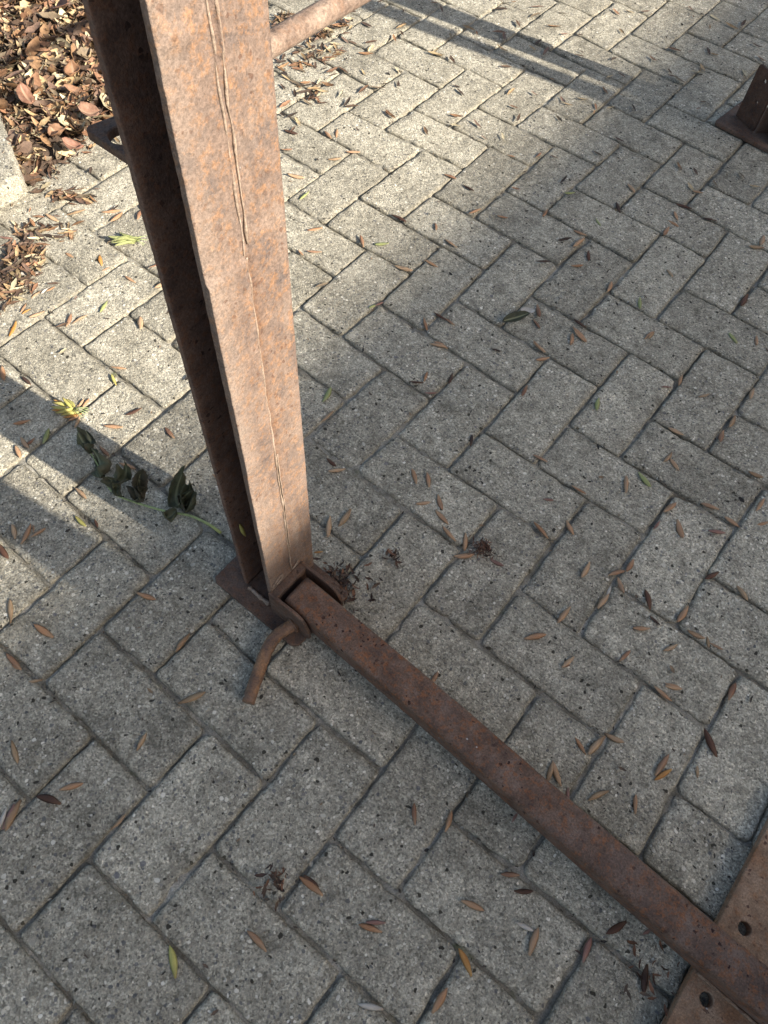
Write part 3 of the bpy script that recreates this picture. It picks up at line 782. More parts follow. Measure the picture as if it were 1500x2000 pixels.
SEEDS = [(0.0102,0.3732,-1.16,0.0253,'b'),(0.0196,0.3883,-0.25,0.028,'b'),(0.1141,0.4765,1.43,0.0222,'b'),(0.238,0.5749,-0.6,0.0241,'g'),(0.2735,0.5981,-1.14,0.0207,'b'),(-0.1613,0.2052,0.15,0.0242,'b'),(-0.0246,0.3168,-0.31,0.0284,'b'),(-0.0051,0.2992,0.96,0.0231,'b'),(-0.0798,0.2609,0.33,0.0178,'d'),(-0.1426,0.1086,0.71,0.0228,'d'),(-0.1381,0.1291,1.97,0.0207,'b'),(-0.1021,0.1542,-1.19,0.0224,'d'),(-0.1098,0.1069,0.79,0.0195,'p'),(0.0106,0.2167,1.79,0.0237,'b'),(0.2095,0.4192,-1.32,0.0229,'b'),(0.1981,0.3888,0.59,0.0181,'p'),(0.2567,0.4148,0.99,0.0192,'t'),(0.321,0.4756,-1.37,0.0274,'b'),(0.123,0.2748,1.94,0.0257,'g'),(0.3203,0.3543,-1.3,0.0233,'b'),(0.3196,0.3958,1.64,0.0283,'t'),(0.2545,0.3127,0.09,0.024,'b'),(0.0009,0.0712,-1.08,0.0221,'d'),(0.1075,0.1153,0.17,0.023,'b'),(0.2694,0.2562,1.51,0.023,'t'),(0.2845,0.2495,-0.54,0.0238,'b'),(0.3978,0.3206,0.28,0.0224,'t'),(0.1882,0.1042,0.07,0.0228,'b'),(0.2419,0.163,-1.08,0.0301,'b'),(0.261,0.1911,-0.4,0.0281,'g'),(0.1603,0.0576,0.56,0.0152,'p'),(-0.0283,-0.0459,-0.68,0.0262,'b'),(-0.0078,-0.0374,-0.8,0.0239,'b'),(0.0125,-0.075,0.88,0.0239,'b'),(0.0319,-0.0587,-0.68,0.0252,'b'),(0.0501,-0.0786,-0.23,0.0275,'b'),(0.0753,-0.0943,-0.27,0.0286,'b'),(0.1021,-0.09,-1.01,0.0269,'b'),(0.1151,-0.1097,0.78,0.0275,'b'),(0.131,-0.0739,-0.26,0.0225,'d'),(0.16,-0.0872,0.12,0.0204,'p'),(0.1809,0.0029,-0.29,0.0301,'b'),(0.214,0.0364,-0.59,0.0241,'b'),(0.3182,0.1705,1.31,0.0262,'b'),(0.3662,0.2153,0.26,0.0256,'b'),(0.4066,0.2118,-0.05,0.0234,'b'),(0.4281,0.2711,-1.58,0.0274,'b'),(0.3164,0.1289,1.53,0.0185,'p'),(0.3488,0.1462,-0.81,0.0289,'b'),(0.3955,0.1788,0.56,0.0243,'p'),(0.4464,0.2416,0.93,0.0192,'b'),(0.3179,0.0396,-1.53,0.0242,'b'),(0.2695,-0.011,-1.47,0.0273,'b'),(0.3091,0.0148,0.95,0.0238,'b'),(0.3246,0.001,-0.7,0.0237,'b'),(0.3662,0.0069,-0.85,0.0286,'d'),(0.317,-0.0382,-1.61,0.0264,'b'),(0.3148,-0.0185,-1.4,0.0155,'w'),(0.4238,0.1041,-1.97,0.0261,'d'),(0.4718,0.1084,-0.5,0.025,'t'),(0.4177,0.0194,-1.6,0.0289,'b'),(0.2832,-0.0943,-1.61,0.0285,'b'),(0.3813,-0.0401,0.69,0.0229,'b'),(0.3911,-0.0164,-0.15,0.0174,'d'),(0.2682,-0.1485,0.86,0.0286,'b'),(0.4479,0.0032,0.19,0.0226,'t'),(0.467,0.0042,-1.0,0.0156,'t'),(0.4792,0.0068,0.16,0.0178,'b'),(0.428,-0.039,1.09,0.022,'t'),(0.383,-0.0908,-1.74,0.0215,'b'),(0.3256,-0.1517,-1.78,0.0222,'b'),(0.4582,-0.0861,0.36,0.0211,'b'),(0.5233,-0.0348,-1.53,0.0127,'b'),(0.1924,-0.2892,-1.41,0.0179,'b'),(-0.9184,0.9223,-0.09,0.034,'d'),(-0.8546,0.986,1.36,0.0221,'b'),(-0.846,0.8452,1.72,0.0283,'o'),(-0.739,1.0291,-0.8,0.0242,'b'),(-0.7262,1.0878,0.16,0.0327,'b'),(-0.699,1.0841,-0.72,0.0172,'b'),(-0.8264,1.1096,-0.72,0.0259,'b'),(-0.6599,1.1257,0.58,0.034,'b'),(-0.6409,1.1187,-0.9,0.034,'b'),(-0.6122,1.0673,-0.04,0.033,'d'),(-0.7192,0.9376,0.33,0.034,'b'),(-0.6743,0.9469,-0.52,0.0274,'g'),(-0.7394,0.8212,-0.29,0.0256,'d'),(-0.7056,0.7781,-0.82,0.0215,'g'),(-0.563,1.0121,0.67,0.0262,'b'),(-0.5832,0.8525,-0.38,0.0293,'b'),(-0.4981,0.9357,1.58,0.029,'d'),(-0.4523,0.9653,-0.28,0.0223,'d'),(-0.4611,0.8896,0.15,0.0221,'b'),(-0.6471,1.1896,-0.65,0.0317,'b'),(-0.6369,1.2567,1.23,0.034,'b'),(-0.6546,1.2937,0.77,0.034,'b'),(-0.7173,1.2195,-2.58,0.0316,'b'),(-0.5048,1.257,1.14,0.0166,'o'),(-0.573,1.2433,0.58,0.034,'d'),(-0.5634,1.1549,1.51,0.0284,'g'),(-0.5285,1.1347,1.75,0.034,'p'),(-0.5362,1.2329,0.9,0.0182,'w'),(-0.4578,1.1758,0.4,0.0236,'b'),(-0.4612,1.1944,-0.24,0.0141,'b'),(-0.463,1.1206,-1.64,0.0169,'t'),(-0.4346,1.3457,-0.58,0.0256,'b'),(-0.3389,1.1752,-0.35,0.0252,'b'),(-0.491,1.4154,-0.39,0.0286,'d'),(-0.4644,1.4437,0.33,0.0216,'b'),(-0.4361,1.4729,1.04,0.0247,'b'),(-0.3547,1.5699,-0.39,0.0218,'d'),(-0.288,1.5748,-0.21,0.0314,'b'),(-0.2357,1.5669,0.0,0.034,'t'),(-0.2201,1.5997,1.66,0.034,'b'),(-0.229,1.4191,-0.89,0.0301,'b'),(-0.2124,1.4158,0.27,0.0205,'b'),(-0.1191,1.3939,-0.89,0.034,'b'),(-0.1475,1.5283,-0.1,0.0275,'b'),(-0.1148,1.4804,-0.49,0.0275,'b'),(-0.2069,1.3404,-0.8,0.0323,'d'),(-0.2078,1.3142,0.61,0.0313,'b'),(-0.2438,1.257,0.32,0.0265,'d'),(-0.226,1.2545,-0.14,0.034,'b'),(-0.2963,1.365,0.15,0.034,'t'),(-0.3361,1.0909,-0.64,0.0275,'t'),(-0.3897,0.9897,-0.65,0.0267,'b'),(-0.3713,0.9838,0.41,0.0222,'b'),(-0.3574,1.0248,0.67,0.0256,'b'),(-0.3576,0.923,-0.47,0.0238,'d'),(-0.3206,1.0217,2.25,0.0209,'t'),(-0.2931,1.0401,0.95,0.0207,'b'),(-0.2524,1.078,-0.76,0.0251,'b'),(-0.4286,0.862,1.93,0.0273,'g'),(-0.5172,0.7425,0.35,0.0253,'d'),(-0.5367,0.7721,0.39,0.0285,'b'),(-0.4246,0.5947,0.25,0.0248,'b'),(-0.4147,0.7808,-0.73,0.0243,'d'),(-0.3739,0.5904,-0.08,0.0261,'d'),(-0.3222,0.5394,1.26,0.0279,'b'),(-0.2708,0.5652,0.48,0.0196,'b'),(-0.211,0.6329,1.74,0.0246,'b'),(-0.3234,0.7826,1.63,0.0217,'b'),(-0.3676,0.7402,0.43,0.015,'b'),(-0.2282,0.8736,-0.18,0.0237,'b'),(-0.2182,0.9496,0.0,0.0244,'d'),(-0.1165,0.8232,-0.46,0.0255,'b'),(-0.2065,0.7209,0.82,0.0208,'g'),(-0.1063,0.7498,-0.86,0.0296,'d'),(-0.0721,0.9568,-0.77,0.0278,'b'),(-0.0374,0.9666,-0.71,0.0231,'b'),(-0.021,0.9115,-0.66,0.027,'b'),(-0.003,0.9098,0.45,0.019,'b'),(-0.0038,0.8461,0.19,0.0296,'d'),(0.0451,1.0232,-0.56,0.0237,'d'),(0.082,1.0079,0.52,0.0204,'b'),(0.0133,0.9577,-0.67,0.0227,'d'),(-0.0022,0.8079,-0.78,0.0235,'b'),(0.0043,0.7846,-0.07,0.0229,'b'),(0.0043,0.7517,-1.46,0.0299,'b'),(0.057,0.8475,0.33,0.0254,'d'),(-0.1138,0.6814,-0.63,0.0209,'g'),(-0.1263,0.6294,0.04,0.0251,'b'),(-0.1133,0.6028,-1.64,0.034,'b'),(0.1672,0.8606,-1.35,0.0295,'b'),(0.1657,0.8341,0.58,0.0276,'t'),(-0.0786,0.5826,-0.99,0.0232,'d'),(-0.0814,0.5446,0.73,0.0217,'b'),(-0.0044,0.5373,-1.31,0.0267,'b'),(-0.2985,0.3604,0.05,0.0273,'b'),(-0.4237,0.4196,0.04,0.0317,'d'),(-0.3025,0.4307,-0.14,0.0285,'b'),(-0.3551,0.4497,-0.86,0.0216,'b'),(-0.4028,0.338,0.73,0.0246,'g'),(-0.4367,0.3187,-0.7,0.0289,'b'),(-0.3301,0.314,0.27,0.0338,'b'),(-0.2026,0.2594,0.01,0.026,'d'),(-0.181,0.2604,-0.17,0.0216,'b'),(-0.2123,0.2264,-0.7,0.027,'b'),(-0.3119,0.1983,1.29,0.0153,'g'),(-0.3073,0.2115,1.24,0.0167,'p'),(-0.1638,0.2014,0.36,0.0279,'b'),(-0.0728,0.3915,-0.89,0.031,'b'),(-0.0586,0.3622,-0.51,0.0236,'b'),(-0.0243,0.3173,-0.17,0.0267,'b'),(0.002,0.4166,-0.16,0.0264,'d'),(0.0152,0.3922,-0.32,0.034,'b'),(0.0115,0.3735,-0.85,0.0197,'b'),(0.1168,0.4794,1.54,0.02,'t'),(0.0675,0.649,-0.52,0.0197,'t'),(0.0623,0.5379,-1.03,0.0251,'g'),(0.2368,0.573,-0.51,0.0234,'g'),(0.2732,0.5972,-1.14,0.0208,'b'),(0.211,0.6781,-1.48,0.031,'d'),(-0.6498,0.6755,-0.3,0.0324,'o'),(0.1934,-0.2888,1.73,0.0165,'b'),(0.2782,-0.4453,-0.87,0.0226,'b'),(0.3163,-0.4256,-1.26,0.024,'b'),(0.3847,-0.2946,-1.28,0.0241,'t'),(0.3926,-0.2899,-0.69,0.029,'b'),(0.3987,-0.2394,-0.4,0.0217,'b'),(0.4137,-0.2258,1.4,0.0323,'t'),(0.4288,-0.2011,0.22,0.0242,'t'),(0.4178,-0.3025,-1.09,0.0153,'p'),(0.4494,-0.2789,1.06,0.0267,'t'),(0.4922,-0.2572,-1.11,0.022,'b'),(0.4955,-0.1923,-1.62,0.0329,'b'),(0.5027,-0.2021,-1.97,0.0263,'o'),(0.5338,-0.1239,-0.69,0.034,'d'),(0.5263,-0.0402,-1.49,0.0267,'b'),(0.4587,-0.0875,0.5,0.0209,'b'),(0.4514,-0.1054,-0.1,0.0259,'b'),(0.5373,-0.1695,-1.06,0.014,'t'),(0.3798,-0.3692,1.61,0.012,'p'),(0.4113,-0.4274,0.63,0.0201,'b'),(0.4342,-0.4325,0.68,0.021,'d'),(0.3944,-0.4833,0.3,0.0259,'b'),(0.5421,-0.395,1.13,0.0259,'d'),(0.5258,-0.4367,-1.4,0.0252,'p'),(0.4721,-0.4688,-1.35,0.0279,'b'),(0.4561,-0.4627,0.26,0.0212,'w'),(0.4214,-0.5356,-0.46,0.0269,'o'),(0.4194,-0.5841,-1.53,0.0266,'b'),(0.3625,-0.6372,0.52,0.0249,'w'),(0.3137,-0.5785,0.39,0.0251,'b'),(0.3149,-0.5698,0.65,0.021,'p'),(0.5953,-0.4196,-1.19,0.0279,'d'),(0.3259,-0.1576,0.93,0.012,'b'),(0.5732,-0.3757,1.15,0.0123,'p'),(-0.1657,-0.7096,-0.42,0.0277,'t'),(-0.0518,-0.5993,1.87,0.022,'t'),(-0.0778,-0.692,0.94,0.0261,'b'),(-0.0869,-0.72,0.4,0.0304,'d'),(-0.1059,-0.7582,-1.15,0.0327,'t'),(-0.1092,-0.7627,-1.14,0.0269,'p'),(-0.1126,-0.7681,-1.04,0.0221,'w'),(-0.042,-0.5187,1.11,0.0331,'t'),(-0.2197,-0.6336,0.81,0.0164,'t'),(-0.2548,-0.6379,0.25,0.012,'b'),(-0.0005,-0.6834,1.54,0.0206,'t'),(0.1595,-0.7441,-0.55,0.0298,'y'),(0.2196,-0.6694,-0.04,0.0286,'b'),(0.2303,-0.5884,0.07,0.0314,'b'),(0.227,-0.5842,0.06,0.02,'d'),(-0.6824,-0.3321,-0.55,0.0298,'b'),(-0.6401,-0.3177,-0.06,0.022,'d'),(-0.5479,-0.2001,0.5,0.0252,'b'),(-0.5345,-0.2217,-0.42,0.0228,'y'),(-0.5777,-0.3758,1.05,0.0243,'b'),(-0.5408,-0.399,-0.19,0.0237,'b'),(-0.5369,-0.3911,1.57,0.0153,'b'),(-0.5358,-0.4167,-0.36,0.0244,'b'),(-0.5269,-0.3687,2.12,0.0256,'g'),(-0.4602,-0.2878,0.65,0.0269,'b'),(-0.4581,-0.2458,1.17,0.0252,'d'),(-0.4341,-0.3292,-0.15,0.0242,'b'),(-0.3859,-0.3239,0.34,0.0251,'b'),(-0.3829,-0.2379,-0.22,0.0267,'b'),(-0.2992,-0.2248,-0.67,0.0258,'b'),(-0.2643,-0.2491,-0.01,0.0223,'b'),(-0.4022,-0.403,-0.07,0.0265,'b'),(-0.3634,-0.4362,-0.08,0.0251,'y'),(-0.4246,-0.5106,-0.48,0.0248,'b'),(-0.407,-0.501,-1.06,0.0315,'b'),(-0.3968,-0.4878,1.43,0.0211,'b'),(-0.4075,-0.4883,-0.61,0.012,'b'),(-0.3437,-0.4232,-0.4,0.0138,'d'),(-0.4094,-0.5397,-0.21,0.0273,'d'),(-0.2402,-0.0124,1.85,0.0292,'g'),(-0.2105,-0.0462,1.54,0.0247,'t'),(-0.1465,-0.1109,-0.06,0.0186,'d'),(-0.1309,-0.1174,0.89,0.0251,'b'),(-0.0731,-0.2035,-0.96,0.034,'b'),(-0.065,-0.1749,1.69,0.0302,'t'),(-0.057,-0.2455,0.76,0.0125,'o'),(-0.199,-0.4564,0.36,0.0262,'b'),(-0.3256,-0.5918,-0.61,0.034,'t'),(-0.2679,-0.5815,0.13,0.0309,'b'),(-0.2634,-0.6361,-0.05,0.0298,'b'),(-0.1082,-0.4726,1.75,0.0279,'t'),(-0.5385,-0.3126,0.9,0.0264,'y'),(-0.5333,-0.3145,0.89,0.0264,'y'),(-0.526,-0.3157,0.95,0.0264,'o'),(-0.5214,-0.3171,1.33,0.0167,'b'),(-0.5115,-0.3181,2.05,0.0197,'b'),(-0.5373,-0.2889,1.94,0.0158,'b'),(-0.5313,-0.2847,1.89,0.0198,'b'),(-0.8611,-0.039,-0.78,0.0252,'b'),(-0.7688,-0.0471,-0.55,0.0251,'o'),(-0.8221,-0.0755,0.08,0.0175,'b'),(-0.7448,-0.0558,1.4,0.0142,'b'),(-0.6916,-0.044,0.07,0.0239,'b'),(-0.6746,-0.1214,2.04,0.0285,'g'),(-0.6946,-0.1834,2.11,0.0259,'b'),(-0.6824,-0.1692,1.42,0.0271,'t'),(-0.5963,-0.1053,-0.67,0.0301,'b'),(-0.858,0.0556,0.99,0.0325,'b'),(-0.8388,0.0531,1.71,0.0296,'b'),(-0.6824,0.0114,1.21,0.0256,'b'),(-0.6395,-0.0153,1.42,0.0271,'t'),(-0.8106,0.0862,-0.94,0.0264,'b'),(-0.7977,0.0955,-0.19,0.0247,'b'),(-0.9044,0.0083,1.01,0.034,'t'),(-0.8946,-0.155,1.45,0.0314,'b'),(-0.8668,-0.1412,0.95,0.033,'p'),(-0.8888,-0.1135,1.06,0.0277,'b'),(-0.88,-0.1199,0.62,0.0274,'b'),(-0.8412,-0.1569,0.78,0.034,'w'),(-0.9153,-0.1083,-0.43,0.0304,'d'),(-0.9144,-0.1302,0.42,0.0298,'b'),(-0.9384,-0.1019,0.73,0.0219,'t'),(-0.9463,-0.1235,0.48,0.0247,'p'),(-0.9438,-0.0641,-0.34,0.0256,'b'),(-0.95,-0.0458,0.58,0.022,'b'),(-0.9258,-0.0317,0.09,0.0299,'b'),(-0.9215,-0.056,-0.02,0.0256,'d'),(-0.7495,-0.2587,2.15,0.0319,'o'),(-0.7471,-0.2106,1.39,0.0261,'b'),(-0.7868,-0.1794,1.6,0.0218,'t'),(-0.7838,-0.1637,1.7,0.017,'w'),(-0.7792,-0.1548,1.4,0.0158,'b'),(-0.7777,-0.2157,2.12,0.0222,'b'),(-0.7675,-0.2176,1.47,0.0159,'o'),(-0.6746,0.9442,-0.39,0.0235,'y'),(-0.7133,0.9397,0.45,0.034,'t'),(-0.7388,0.8208,-0.36,0.0231,'b'),(-0.7078,0.7797,-1.0,0.0205,'g'),(-0.7319,0.7342,0.55,0.0335,'o'),(-0.7777,0.6598,1.99,0.0276,'b'),(-0.7311,0.6416,0.75,0.0287,'b'),(-0.6489,0.6749,-0.13,0.0327,'b'),(-0.7039,0.5282,-0.36,0.0268,'b'),(-0.6942,0.5453,-0.94,0.0242,'b'),(-0.7687,0.4806,0.31,0.0283,'d'),(-0.8054,0.5255,1.4,0.0308,'g'),(-0.7812,0.5165,-0.45,0.0295,'b'),(-0.6407,0.4755,0.74,0.0252,'t'),(-0.6268,0.5193,0.74,0.0273,'b'),(-0.6623,0.3786,0.48,0.0326,'b'),(-0.6092,0.3454,1.61,0.0273,'g'),(-0.5268,0.2828,1.08,0.0286,'b'),(-0.4868,0.2346,0.73,0.0262,'b'),(-0.5041,0.216,-0.32,0.0163,'b'),(-0.736,0.431,0.74,0.0216,'b'),(-0.8432,0.8463,1.85,0.034,'o'),(-0.8621,0.8712,1.22,0.0336,'b'),(-0.8309,0.9216,-0.72,0.034,'d'),(-0.8323,0.9539,-0.48,0.02,'b'),(-0.8515,0.9752,1.46,0.034,'b'),(-0.9144,0.8341,-0.29,0.0299,'y'),(-0.8931,0.8391,0.21,0.0209,'b'),(-0.911,0.7969,-0.48,0.0269,'g'),(-0.8993,0.7291,0.16,0.0188,'b'),(-0.8895,0.753,0.64,0.0302,'b'),(-0.7942,0.7591,-0.51,0.0216,'d'),(-0.7524,0.7084,-1.56,0.034,'w'),(-0.8597,0.7739,-1.14,0.012,'d'),(-0.9572,0.7554,-0.45,0.0311,'b'),(-0.9235,0.7477,1.28,0.0143,'b'),(-0.9721,0.7387,0.33,0.0263,'b'),(-0.9717,0.6606,-0.08,0.0235,'b'),(-0.973,0.6812,2.1,0.029,'b'),(-0.8532,0.7153,1.45,0.034,'w'),(-0.8392,0.705,1.22,0.0227,'b'),(-0.8356,0.7343,-0.13,0.034,'d'),(-0.8437,0.6094,1.19,0.034,'t'),(-0.9114,0.6209,-0.06,0.0278,'d'),(-0.8823,0.6206,0.04,0.0304,'b'),(-0.8541,0.6356,0.86,0.0313,'b'),(-0.847,0.6629,1.92,0.0218,'b'),(-0.8445,0.5448,1.59,0.034,'b'),(-0.8233,0.5131,-0.09,0.0167,'b'),(-0.913,0.6873,-2.67,0.0123,'d'),(-0.747,0.6444,-1.32,0.034,'t'),(-0.8388,0.8231,0.56,0.034,'b')]
SEEDS = sorted(SEEDS, key=lambda s: (s[0] - Cp[0]) ** 2 + (s[1] - Cp[1]) ** 2)
rs = random.Random(5)
def place_seed(x, y, a, L, code, z=.0005, tilt=None):
    o = bpy.data.objects.new('winged_seed', seed_data(rs.randrange(10), code)); COL.objects.link(o)
    o.location = (x, y, z); s = L * 1.15
    o.scale = (s, s * rs.uniform(.85, 1.1), s)
    o.rotation_euler = (rs.uniform(-.35, .35), rs.uniform(-.10, .10) if tilt is None else tilt, a + (math.pi if rs.random() < .5 else 0))
    PLACED.append((o, x, y, a, L, code)); tag(o, 'winged seed', 'seed'); return o
PLACED = []
for s in SEEDS[:262]: place_seed(*s)
def name_seeds():
    groups = {}
    for (o, x, y, a, L, code) in PLACED:
        p = view(x, y); q = view(x + math.cos(a) * .01, y + math.sin(a) * .01)
        dx, dy = q[0] - p[0], -(q[1] - p[1]); an = math.degrees(math.atan2(dy, dx)) % 180
        dr = 'level' if an < 20 or an > 160 else 'upright' if 65 < an < 115 else 'right-leaning' if an < 65 else 'left-leaning'
        near = [r for r in PLACED if r[0] is not o and math.hypot(r[1] - x, r[2] - y) < .032]
        fu, fv = x / C, y / C; i, j = math.floor(fu), math.floor(fv); k = (i - j) % 4
        u0, u1, v0, v1 = (0, 2, 0, 1) if k == 0 else (-1, 1, 0, 1) if k == 1 else (0, 1, 0, 2) if k == 3 else (0, 1, -1, 1)
        ed = min(fu - i - u0, i + u1 - fu, fv - j - v0, j + v1 - fv)
        pl = 'beside another seed' if near else 'along a joint' if ed < .12 else 'near a paver edge' if ed < .27 else 'mid-paver'
        groups.setdefault(('%s %s' % (dr, COLN[code])).strip() + ' seed ' + pl + ' ' + zone(x, y), []).append((o, p, L))
    for lab, g in groups.items():
        if len(g) > 1:
            g.sort(key=lambda t: t[1][0] + t[1][1] * .2)
            xs = [t[1][0] for t in g]; n = len(g)
            NUMS = 'second third fourth fifth sixth seventh eighth ninth tenth eleventh twelfth thirteenth fourteenth'.split()
            words = {2: ['left', 'right'], 3: ['leftmost', 'middle', 'rightmost'], 4: ['leftmost', 'second', 'third', 'rightmost'],
                     5: ['leftmost', 'second', 'middle', 'fourth', 'rightmost'], 6: ['leftmost', 'second', 'third', 'fourth', 'fifth', 'rightmost']}.get(n)
            if words is None: words = ['leftmost'] + [NUMS[q - 1] + '-from-left' for q in range(1, n - 1)] + ['rightmost']
        else: words = ['']
        for w, (o, p, L) in zip(words, g):
            o['label'] = (w + ' ' + lab).strip(); o['group'] = 'winged seeds on the pavers'
name_seeds()

# piles of small litter as joined meshes
PAL = [(.14, .078, .045), (.18, .105, .062), (.09, .052, .036), (.22, .15, .09), (.06, .038, .028), (.26, .195, .125), (.13, .082, .066), (.045, .031, .025), (.16, .085, .055), (.30, .25, .18), (.07, .045, .035), (.10, .075, .055)]
def litter(name, items, label, cat=None, kind='stuff'):
    """items: (x,y,z,ang,len,wid,pitch,roll,color,curl)"""
    V = []; F = []; T = []
    for (x, y, z, a, L, w, pi, ro, col, cu) in items:
        n = 6; b0 = len(V); rm = Matrix.Rotation(a, 3, 'Z') @ Matrix.Rotation(pi, 3, 'Y') @ Matrix.Rotation(ro, 3, 'X')
        for i in range(n):
            t = i / (n - 1); ww = w * math.sin(math.pi * (.04 + .92 * t)) ** .8
            for q in (-1, 0, 1):
                p = Vector(((t - .5) * L, q * ww * .5 * (1 + .2 * math.sin(t * 17 + a * 5)), cu * L * ((t - .5) ** 2 * 2) + (.25 * ww * abs(q) * (1 if cu > 0 else .3))))
                p = rm @ p; V.append((x + p.x, y + p.y, z + p.z)); T.append(col)
        for i in range(n - 1):
            for q in range(2):
                c = b0 + i * 3 + q; F.append((c, c + 3, c + 4, c + 1))
    me = bpy.data.meshes.new(name); me.from_pydata(V, [], F); me.materials.append(M_LITTER)
    me.polygons.foreach_set('use_smooth', [True] * len(F))
    ca = me.color_attributes.new('tint', 'FLOAT_COLOR', 'POINT')
    ca.data.foreach_set('color', np.concatenate([np.array(T, dtype=np.float32), np.ones((len(T), 1), dtype=np.float32)], 1).ravel())
    o = bpy.data.objects.new(name, me); COL.objects.link(o); tag(o, label, cat, None, kind); return o

rl = random.Random(99)
def col(): 
    c = rl.choice(PAL); f = rl.uniform(.9, 1.9); return (c[0] * f * 1.04, c[1] * f * 1.05, c[2] * f * .92)
items = []
for _ in range(24000):
    x = rl.uniform(-2.1, -.80); y = rl.uniform(-.0, 1.15)
    m = float(bedmask(x, y))
    if rl.random() > m * 1.0 + .0: continue
    z = -.02 + m * .036 + rl.uniform(0, .014) * m + .004
    z = max(z, .002)
    big = rl.random() < .16
    L = rl.uniform(.028, .055) if big else rl.uniform(.012, .032)
    items.append((x, y, z, rl.uniform(0, 6.3), L, L * (rl.uniform(.3, .6) if big else rl.uniform(.16, .34)), rl.uniform(-.5, .5), rl.uniform(-.9, .9), col(), rl.uniform(-.25, .7)))
print('litter', len(items))
litter('leaf_litter', items, 'deep bed of dry brown leaves and winged seeds at the upper left', None)
def heap(n, cx, cy, rx, ry, ang, zmax, bigp=0.0):
    out = []
    for _ in range(n):
        r = math.sqrt(rl.random()) * rl.uniform(.55, 1.05); th = rl.uniform(0, 6.283)
        a, b = r * math.cos(th) * rx, r * math.sin(th) * ry
        x = cx + a * math.cos(ang) - b * math.sin(ang); y = cy + a * math.sin(ang) + b * math.cos(ang)
        L = rl.uniform(.02, .034)
        out.append((x, y, .002 + max(0, 1 - r) * zmax * rl.random(), rl.gauss(ang + .4, .9), L, L * rl.uniform(.2, .28), rl.uniform(-.3, .3), rl.uniform(-.5, .5), col(), rl.uniform(-.1, .3)))
    return out
litter('seed_heap', heap(190, -.86, -.165, .13, .055, -1.0, .016) + heap(30, -.905, -.06, .07, .03, .5, .008) + heap(34, -.945, .035, .05, .025, .6, .008), 'loose heap of brown winged seeds on sunlit pavers at the left edge')
litter('seed_drift', heap(60, -1.075, .80, .05, .035, .8, .014) + heap(46, -.965, .86, .09, .014, 1.5, .008) + heap(50, -.93, .72, .12, .05, 1.2, .003) + heap(24, -.83, .62, .08, .05, .2, .002), 'thin drift of brown winged seeds on the paving beside the round cross bar')
# scattered crumbs and rest of the seeds further off
sc_items = [(s[0], s[1], .003, s[2], s[3] * 1.05, s[3] * .25, rl.uniform(-.1, .1), rl.uniform(-.3, .3), col(), rl.uniform(0, .2)) for s in SEEDS[262:]]
for _ in range(420):
    x = rl.uniform(-1.6, -.1); y = rl.uniform(.1, 2.0)
    dens = (1.0 if x < -.85 else .25) * (1.2 if y > 1.15 else .6)
    if rl.random() > dens: continue
    L = rl.uniform(.012, .030)
    sc_items.append((x, y, .0028, rl.uniform(0, 6.3), L, L * .24, rl.uniform(-.15, .15), rl.uniform(-.4, .4), col(), rl.uniform(0, .25)))
for _ in range(160):
    x = rl.uniform(-1.05, -.62); y = rl.uniform(-.3, .35)
    L = rl.uniform(.008, .026)
    if float(bedmask(x, y)) > .3 or x < -.98 and y < 0: continue
    if rl.random() > (-.55 - x) * 1.9: continue
    sc_items.append((x, y, .0028, rl.uniform(0, 6.3), L, L * .24, rl.uniform(-.15, .15), rl.uniform(-.4, .4), col(), rl.uniform(0, .25)))
litter('scattered_seeds', sc_items, 'sprinkling of small winged seeds over the far sunlit paving')
# tiny crumbs, twigs and grit over all the paving
cr = []
for _ in range(1500):
    x = rl.uniform(-1.2, .75); y = rl.uniform(-.85, 1.7); L = rl.uniform(.002, .006) if rl.random() < .85 else rl.uniform(.006, .013)
    d = rl.choice([(.05, .04, .03), (.10, .07, .05), (.03, .025, .02), (.22, .15, .09)])
    cr.append((x, y, .0016, rl.uniform(0, 6.3), L, L * rl.uniform(.15, .5), rl.uniform(-.2, .2), rl.uniform(-.5, .5), d, rl.uniform(0, .6)))
for (cx, cy, n, r) in ((-.012, -.10, 0, .02), (-.002, -.262, 90, .013), (.012, -.277, 40, .010), (.035, -.181, 26, .006), (.189, -.614, 22, .012), (.196, -.606, 14, .005), (.02, -.243, 16, .022), (.60, -.40, 30, .025), (.035, .0, 0, .01)):
    for _ in range(n):
        L = rl.uniform(.004, .016); cr.append((cx + rl.gauss(0, r), cy + rl.gauss(0, r), rl.uniform(.002, .008), rl.uniform(0, 6.3), L, L * .3, rl.uniform(-.5, .5), rl.uniform(-.8, .8), rl.choice([(.06, .035, .025), (.16, .08, .045), (.09, .06, .04)]), .4))
litter('ground_crumbs', cr, 'tiny dark crumbs and plant scraps scattered over the pavers')
